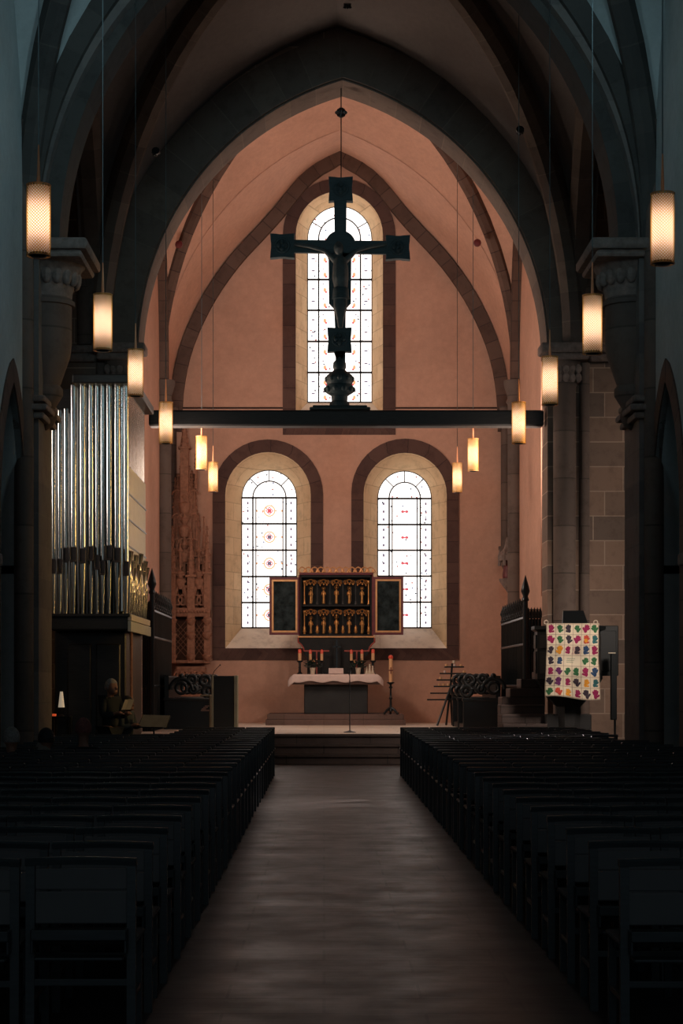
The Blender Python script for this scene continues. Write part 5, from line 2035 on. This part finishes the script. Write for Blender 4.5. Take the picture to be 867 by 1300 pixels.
UPE = [('pelvis', 'waist'), ('waist', 'chest'), ('chest', 'neck'), ('neck', 'skull'), ('chest', 'sh_l'), ('sh_l', 'el_l'), ('el_l', 'hand_l'), ('chest', 'sh_r'), ('sh_r', 'el_r'), ('el_r', 'hand_r')]
LGE = [('pelvis', 'hip_l'), ('hip_l', 'kn_l'), ('kn_l', 'an_l'), ('an_l', 'to_l'), ('pelvis', 'hip_r'), ('hip_r', 'kn_r'), ('kn_r', 'an_r'), ('an_r', 'to_r')]
TOPK = ['pelvis', 'waist', 'chest', 'neck0', 'sh_l', 'el_l', 'wr_l', 'sh_r', 'el_r', 'wr_r']

def seated(x, y, top, label, hair, coat, lean=0.0, face=(0, 1, 0)):
    """seated on a chair, seen from behind, looking towards the altar"""
    hz = top - .125
    sz = .43
    sh_ = hz - .27
    J = {
        'pelvis': ((x, y - .02, sz + .10), (.15, .11)), 'waist': ((x, y - .03, sz + .25), (.14, .10)), 'chest': ((x + lean * .5, y - .01, sh_ - .06), (.15, .105)),
        'neck': ((x + lean, y + .01, sh_ + .08), .055), 'skull': ((x + lean, y + .02, hz - .03), .075),
        'sh_l': ((x - .17 + lean * .5, y, sh_), .06), 'el_l': ((x - .19, y + .08, sz + .22), .042), 'hand_l': ((x - .10, y + .30, sz + .20), .03),
        'sh_r': ((x + .17 + lean * .5, y, sh_), .06), 'el_r': ((x + .19, y + .08, sz + .22), .042), 'hand_r': ((x + .10, y + .30, sz + .20), .03),
        'hip_l': ((x - .10, y + .02, sz + .08), .085), 'kn_l': ((x - .12, y + .40, sz + .06), .06), 'an_l': ((x - .12, y + .36, .09), .04), 'to_l': ((x - .12, y + .50, .04), .032),
        'hip_r': ((x + .10, y + .02, sz + .08), .085), 'kn_r': ((x + .12, y + .40, sz + .06), .06), 'an_r': ((x + .12, y + .36, .09), .04), 'to_r': ((x + .12, y + .50, .04), .032),
    }
    for s in 'lr':
        a, b_ = Vector(J['el_' + s][0]), Vector(J['hand_' + s][0])
        J['wr_' + s] = (tuple(a.lerp(b_, .8)), .032)
    J['neck0'] = (tuple(Vector(J['chest'][0]).lerp(Vector(J['neck'][0]), .8)), .06)
    cl = [('coat', coat, TOPK, [('pelvis', 'waist'), ('waist', 'chest'), ('chest', 'neck0'), ('chest', 'sh_l'), ('sh_l', 'el_l'), ('el_l', 'wr_l'), ('chest', 'sh_r'), ('sh_r', 'el_r'), ('el_r', 'wr_r')], .022),
          ('trousers', M['cloth_dark'], ['pelvis', 'hip_l', 'kn_l', 'an_l', 'hip_r', 'kn_r', 'an_r'], [('pelvis', 'hip_l'), ('hip_l', 'kn_l'), ('kn_l', 'an_l'), ('pelvis', 'hip_r'), ('hip_r', 'kn_r'), ('kn_r', 'an_r')], .018)]
    Jb = {k: v for k, v in J.items() if k not in ('neck0', 'wr_l', 'wr_r')}
    P = dict(j=J, e=UPE + LGE, head=(x + lean, y + .025, hz), face=face, clothes=cl, hand_l_dir=(.5, 1, -.1), hand_r_dir=(-.5, 1, -.1))
    Pb = dict(P); Pb['j'] = J
    J2 = dict(J)
    P['j'] = J2
    P['e'] = UPE + LGE
    # helper joints are only for clothing: keep them out of the body
    body = {k: J2[k] for k in Jb}
    full = P['j']
    class D_(dict):
        pass
    P2 = dict(P)
    P2['j'] = D_(full)
    P2['bodykeys'] = list(Jb)
    return person_from(P2, label, hair, coat)

def person_from(P, label, hair, coat):
    keys = P.get('bodykeys') or list(P['j'])
    full = P['j']
    used = set(k for e in P['e'] for k in e)
    cloth = P['clothes']
    Q = dict(P)
    order = [k for k in full if k in used] 
    def slim(k):
        p, r = full[k]
        r = r if isinstance(r, tuple) else (r, r)
        q = .82 if k in ('pelvis', 'waist', 'chest', 'hip_l', 'hip_r', 'sh_l', 'sh_r', 'el_l', 'el_r') else 1
        return (p, (r[0] * q, r[1] * q))
    Q['j'] = {k: slim(k) for k in order}
    extra = {k: full[k] for k in full if k not in used}
    # body skin first, then clothing uses the complete joint table
    class Join(dict):
        pass
    J = Join(Q['j'])
    Q['j'] = J
    Q['clothes'] = []
    o = person('person', Q, label, hair, coat)
    for nm, mat, keys_, ed, grow in cloth:
        me2 = bpy.data.meshes.new(nm)
        me2.from_pydata([full[k][0] for k in keys_], [(keys_.index(a), keys_.index(b_)) for a, b_ in ed], [])
        t2 = bpy.data.objects.new(nm, me2); COL.objects.link(t2)
        t2.modifiers.new('skin', 'SKIN')
        for i, k in enumerate(keys_):
            r = full[k][1]
            r = r if isinstance(r, tuple) else (r, r)
            me2.skin_vertices[0].data[i].radius = (r[0] + grow, r[1] + grow)
            me2.skin_vertices[0].data[i].use_root = (i == 0)
        q = t2.modifiers.new('sub', 'SUBSURF'); q.levels = q.render_levels = 2
        bpy.context.view_layer.update()
        e2 = bpy.data.meshes.new_from_object(t2.evaluated_get(bpy.context.evaluated_depsgraph_get()))
        bpy.data.objects.remove(t2)
        e2.materials.clear(); e2.materials.append(mat); e2.shade_smooth()
        c2 = bpy.data.objects.new(nm, e2); COL.objects.link(c2); c2.parent = o
    return o

def standing(x, y, top, label, hair, coat, face, arms='book'):
    f = Vector(face).normalized()
    s = f.cross(Vector((0, 0, 1))).normalized()
    k = top / 1.72
    O = Vector((x, y, 0))
    def p(a, b_, z):
        return tuple(O + s * a * k + f * b_ * k + Vector((0, 0, z * k)))
    J = {
        'pelvis': (p(0, 0, .93), (.14 * k, .10 * k)), 'waist': (p(0, .0, 1.08), (.125 * k, .09 * k)), 'chest': (p(0, .0, 1.30), (.145 * k, .10 * k)),
        'neck': (p(0, .01, 1.47), .05 * k), 'skull': (p(0, .03, 1.57), .07 * k),
        'sh_l': (p(-.17, 0, 1.40), .055 * k), 'el_l': (p(-.22, .06, 1.13), .042 * k), 'hand_l': (p(-.10, .28, 1.18), .028 * k),
        'sh_r': (p(.17, 0, 1.40), .055 * k), 'el_r': (p(.22, .06, 1.13), .042 * k), 'hand_r': (p(.10, .28, 1.18), .028 * k),
        'hip_l': (p(-.09, 0, .88), .085 * k), 'kn_l': (p(-.10, .02, .48), .058 * k), 'an_l': (p(-.10, -.01, .09), .038 * k), 'to_l': (p(-.11, .13, .035), .03 * k),
        'hip_r': (p(.09, 0, .88), .085 * k), 'kn_r': (p(.10, .02, .48), .058 * k), 'an_r': (p(.10, -.01, .09), .038 * k), 'to_r': (p(.11, .13, .035), .03 * k),
    }
    for q in 'lr':
        J['wr_' + q] = (tuple(Vector(J['el_' + q][0]).lerp(Vector(J['hand_' + q][0]), .8)), .03 * k)
    J['neck0'] = (tuple(Vector(J['chest'][0]).lerp(Vector(J['neck'][0]), .8)), .055)
    cl = [('coat', coat, TOPK, [('pelvis', 'waist'), ('waist', 'chest'), ('chest', 'neck0'), ('chest', 'sh_l'), ('sh_l', 'el_l'), ('el_l', 'wr_l'), ('chest', 'sh_r'), ('sh_r', 'el_r'), ('el_r', 'wr_r')], .022),
          ('trousers', M['cloth_dark'], ['pelvis', 'hip_l', 'kn_l', 'an_l', 'hip_r', 'kn_r', 'an_r'], [('pelvis', 'hip_l'), ('hip_l', 'kn_l'), ('kn_l', 'an_l'), ('pelvis', 'hip_r'), ('hip_r', 'kn_r'), ('kn_r', 'an_r')], .018)]
    P = dict(j=J, e=UPE + LGE, head=p(0, .035, 1.60), face=face, clothes=cl, hand_l_dir=tuple(f + s * .3), hand_r_dir=tuple(f - s * .3))
    return person_from(P, label, hair, coat)

ROWP = .85
FIRST = 31.0
def row_y(k):
    return FIRST - ROWP * k
DP2 = row_y(11)
seated(X(104.5, DP2 - .1), DP2 - .02, Z(911.5, DP2), 'seated person with reddish grey hair and a dark coat, third from the left edge', M['hair_red'], M['cloth_dark'])
seated(X(57, DP2), DP2 - .02, Z(924, DP2), 'seated dark-haired person in a pale coat, between two grey-haired people', M['hair_dark'], M['cloth_white'], .015)
DP3 = row_y(12)
seated(X(18, DP3), DP3 - .02, Z(923, DP3), 'seated white-haired person at the left edge of the picture', M['hair_grey'], M['cloth_dark'], -.03)
standing(X(140, 28.0), 28.0, Z(863, 28.0), 'standing grey-haired person in black holding a white booklet beneath the organ', M['hair_grey'], M['cloth_dark'], (.75, -.65, 0))
xk = X(140, 28.0)
b = MB()
f = Vector((.75, -.65, 0)).normalized(); s = f.cross(Vector((0, 0, 1)))
kk = Z(863, 28) / 1.72
base = Vector((xk, 28.0, 1.24 * kk)) + f * .34 * kk
for sg in (-1, 1):
    q = [base, base + s * sg * .09 + f * .02, base + s * sg * .09 + f * .10 + Vector((0, 0, .15)), base + f * .08 + Vector((0, 0, .15))]
    b.add([tuple(p) for p in q] + [tuple(p + f * .008) for p in q], [(0, 1, 2, 3), (7, 6, 5, 4), (0, 4, 5, 1), (1, 5, 6, 2), (2, 6, 7, 3), (3, 7, 4, 0)])
tag(b.build('booklet', M['paper']), 'open white booklet held by the standing person in black', 'booklet')
seated_y = 28.5
# person with a reddish face, half turned, by the post under the organ
x = X(160, 28.6)
standing(x, 28.6, Z(886, 28.6), 'shorter person in a grey coat by the post beneath the organ, beside the music stand', M['hair_dark'], M['cloth_teal'], (.85, -.5, 0))

# music stand with an open score
DN = 28.4
ms = thing('music_stand', (X(195, DN), DN, 0), 'dark music stand beneath the organ case, left of the aisle', 'music stand')
b = MB()
b.tube([(X(195, DN), DN + .05, .25), (X(195, DN), DN + .05, Z(922, DN))], .012, 7)
for k in range(3):
    a = k * 2 * PI / 3 + .4
    b.tube([(X(195, DN), DN + .05, .35), (X(195, DN) + .25 * math.cos(a), DN + .05 + .25 * math.sin(a), .01)], .009, 6)
b.build('tripod', M['iron'], ms)
q = [(X(175, DN), DN, Z(923, DN)), (X(212, DN), DN, Z(924, DN)), (X(216, DN), DN + .14, Z(909, DN)), (X(180, DN), DN + .14, Z(908, DN))]
MB().add(q + [(a, b_ + .02, c_ - .01) for a, b_, c_ in q], [(0, 1, 2, 3), (7, 6, 5, 4), (0, 4, 5, 1), (1, 5, 6, 2), (2, 6, 7, 3), (3, 7, 4, 0)]).build('desk', M['iron'], ms)
q = [(a + (.01 if i in (0, 3) else -.01), b_ - .012, c_ + .006) for i, (a, b_, c_) in enumerate(q)]
o = MB().add(q + [(a, b_ + .006, c_ - .003) for a, b_, c_ in q], [(0, 1, 2, 3), (7, 6, 5, 4), (0, 4, 5, 1), (1, 5, 6, 2), (2, 6, 7, 3), (3, 7, 4, 0)]).build('sheet_music', M['cloth_white'])
tag(o, 'open sheet music lying on the dark music stand', 'sheet music')
# small lamp with a cream shade on a side table, and a red votive
DO = 28.9
tb = thing('side_table', (X(78, DO), DO, 0), 'small dark table against the organ pedestal on the left', 'table')
zt4 = Z(909, DO)
MB().bbox(X(68, DO), X(90, DO), DO - .2, DO + .15, zt4 - .03, zt4, .008).build('tabletop', M['black_wood'], tb)
for px in (69.5, 88.5):
    for dy in (-.18, .12):
        MB().lathe([(.014, 0), (.018, zt4 - .03)], (X(px, DO), DO + dy, 0), 8).build('leg', M['black_wood'], tb)
x = X(78, DO)
lp = thing('table_lamp', (x, DO, zt4), 'small table lamp with a tall cream shade on the dark side table', 'lamp')
MB().lathe([(.05, 0), (.05, .01), (.012, .03), (.010, Z(899, DO) - zt4)], (x, DO, zt4), 12).build('lamp_base', M['iron'], lp, smooth=40)
MB().lathe([(.05, 0), (.022, Z(878, DO) - Z(898, DO))], (x, DO, Z(898, DO)), 16).build('lamp_shade', M['shade_cream'], lp, smooth=40)
b = MB().lathe([(.03, 0), (.035, .03), (.03, .035)], (X(70, DO), DO - .1, zt4), 12)
tag(b.build('votive_light', M['votive'], smooth=40), 'small glowing red votive beside the table lamp', 'votive light')

# ------------------------------------------------------------------ church chairs
HB, WD, DP_ = .795, .475, .46
def chair(detail, m_x=0):
    root = thing('church_chair', (0, 0, 0), '', 'chair')
    w = WD / 2
    # the sitter looks towards +y; the back is at y = 0
    def leg(x, y, top, r=.02, lean=0):
        b = MB(); b.loft([[(x - r, y - r - lean, 0), (x + r, y - r - lean, 0), (x + r, y + r - lean, 0), (x - r, y + r - lean, 0)], [(x - r, y - r, top), (x + r, y - r, top), (x + r, y + r, top), (x - r, y + r, top)]], caps=True)
        return b
    if detail:
        for sx in (-1, 1):
            leg(sx * (w - .022), .0, HB - .02, .019, .02).build('leg', M['chair_wood'], root)
            leg(sx * (w - .03), .38, .43, .017).build('leg', M['chair_wood'], root)
        b = MB(); b.bbox(-w, w, -.014, .40, .425, .447, .008); b.build('seat', M['seat_mat'], root)
        b = MB()
        n = 10
        rings = []
        for k in range(n + 1):
            x = -w + .0 + WD * k / n
            dz = .006 * math.cos(PI * (k / n - .5))
            rings.append([(x, -.024, HB - .032 + dz), (x, .022, HB - .032 + dz), (x, .026, HB - .008 + dz), (x, .012, HB + dz), (x, -.014, HB + dz), (x, -.028, HB - .010 + dz)])
        b.loft(rings, caps=True); b.build('top_rail', M['chair_wood'], root, smooth=50)
        b = MB()
        b.bbox(-w + .04, w - .04, -.006, .010, .66, HB - .045, .004)
        b.bbox(-w + .04, w - .04, -.006, .010, .515, .652, .004)
        b.build('back_panel', M['chair_panel'], root)
        b = MB()
        b.bbox(-w + .035, w - .035, -.10, -.004, .455, .468, .004)
        b.bbox(-w + .035, w - .035, -.105, -.095, .455, .50, .004)
        for sx in (-1, 1):
            b.bbox(sx * (w - .04) - .006, sx * (w - .04) + .006, -.10, -.0, .40, .50, .003)
        b.bbox(-w + .05, w - .05, -.1, -.0, .37, .382, .004)
        b.build('book_shelf', M['chair_wood'], root)
        b = MB()
        for sx in (-1, 1):
            b.bbox(sx * (w - .026) - .01, sx * (w - .026) + .01, 0, .38, .18, .205, .004)
        b.bbox(-w + .03, w - .03, -.02, .0, .25, .28, .004)
        b.bbox(-w + .03, w - .03, .36, .38, .37, .42, .004)
        b.build('stretcher', M['chair_wood'], root)
        return root
    bpy.data.objects.remove(root)
    b = MB()
    for sx in (-1, 1):
        x = sx * (w - .022)
        b.box(x - .019, x + .019, -.02, .018, 0, HB - .02)
        x = sx * (w - .03)
        b.box(x - .017, x + .017, .363, .397, 0, .43)
    b.bbox(-w, w, -.014, .40, .425, .447, .008)
    b.bbox(-w, w, -.026, .024, HB - .032, HB + .004, .008)
    b.box(-w + .035, w - .035, -.10, -.004, .455, .468)
    b.mi = 1
    b.box(-w + .04, w - .04, -.006, .010, .515, HB - .045)
    o = b.build('church_chair', [M['chair_wood'], M['chair_panel']])
    return tag(o, '', 'chair')
ordn = ['front', 'second', 'third', 'fourth', 'fifth', 'sixth', 'seventh', 'eighth', 'ninth', 'tenth', 'eleventh', 'twelfth', 'thirteenth', 'fourteenth', 'fifteenth', 'sixteenth', 'seventeenth',
        'eighteenth', 'nineteenth', 'twentieth', 'twenty-first', 'twenty-second', 'twenty-third', 'twenty-fourth', 'twenty-fifth', 'twenty-sixth', 'twenty-seventh', 'twenty-eighth']
posn = ['at the aisle', 'second from the aisle', 'third from the aisle', 'fourth from the aisle', 'fifth from the aisle', 'sixth from the aisle']
near = chair(True)
far = chair(False)
used = {True: False, False: False}
rnd = random.Random(7)
count = 0
for k in range(28):
    y = row_y(k) if k else FIRST
    for side, edge in ((-1, -.80), (1, 1.25)):
        for j in range(6):
            x = edge + side * (WD / 2 + j * (WD + .012))
            inner = x - side * WD / 2
            if side < 0 and inner < -(VX / F) * y - .02 or side > 0 and inner > ((867 - VX) / F) * y + .02:
                continue
            if 24.6 < y < 26.5 and abs(x - .2) > 3.72:      # the arch piers stand here
                continue
            if side < 0 and y > 27.2 and x < -2.2:           # organ and singers
                continue
            det = y < 16.5
            src = near if det else far
            jx, jy, jr = rnd.uniform(-.003, .003), rnd.uniform(-.03, .03), rnd.uniform(-.006, .006)
            if not used[det]:
                c_ = src
                used[det] = True
            else:
                c_ = copy_tree(src, (0, 0, 0))
            c_.location = (x + jx, y + jy, 0)
            c_.rotation_euler = (0, 0, jr)
            c_['label'] = 'dark wooden chair, %s of the aisle, %s row from the altar, %s' % ('left' if side < 0 else 'right', ordn[k], posn[j])
            c_['group'] = 'church chairs %s of the aisle' % ('left' if side < 0 else 'right')
            count += 1
print('chairs', count)
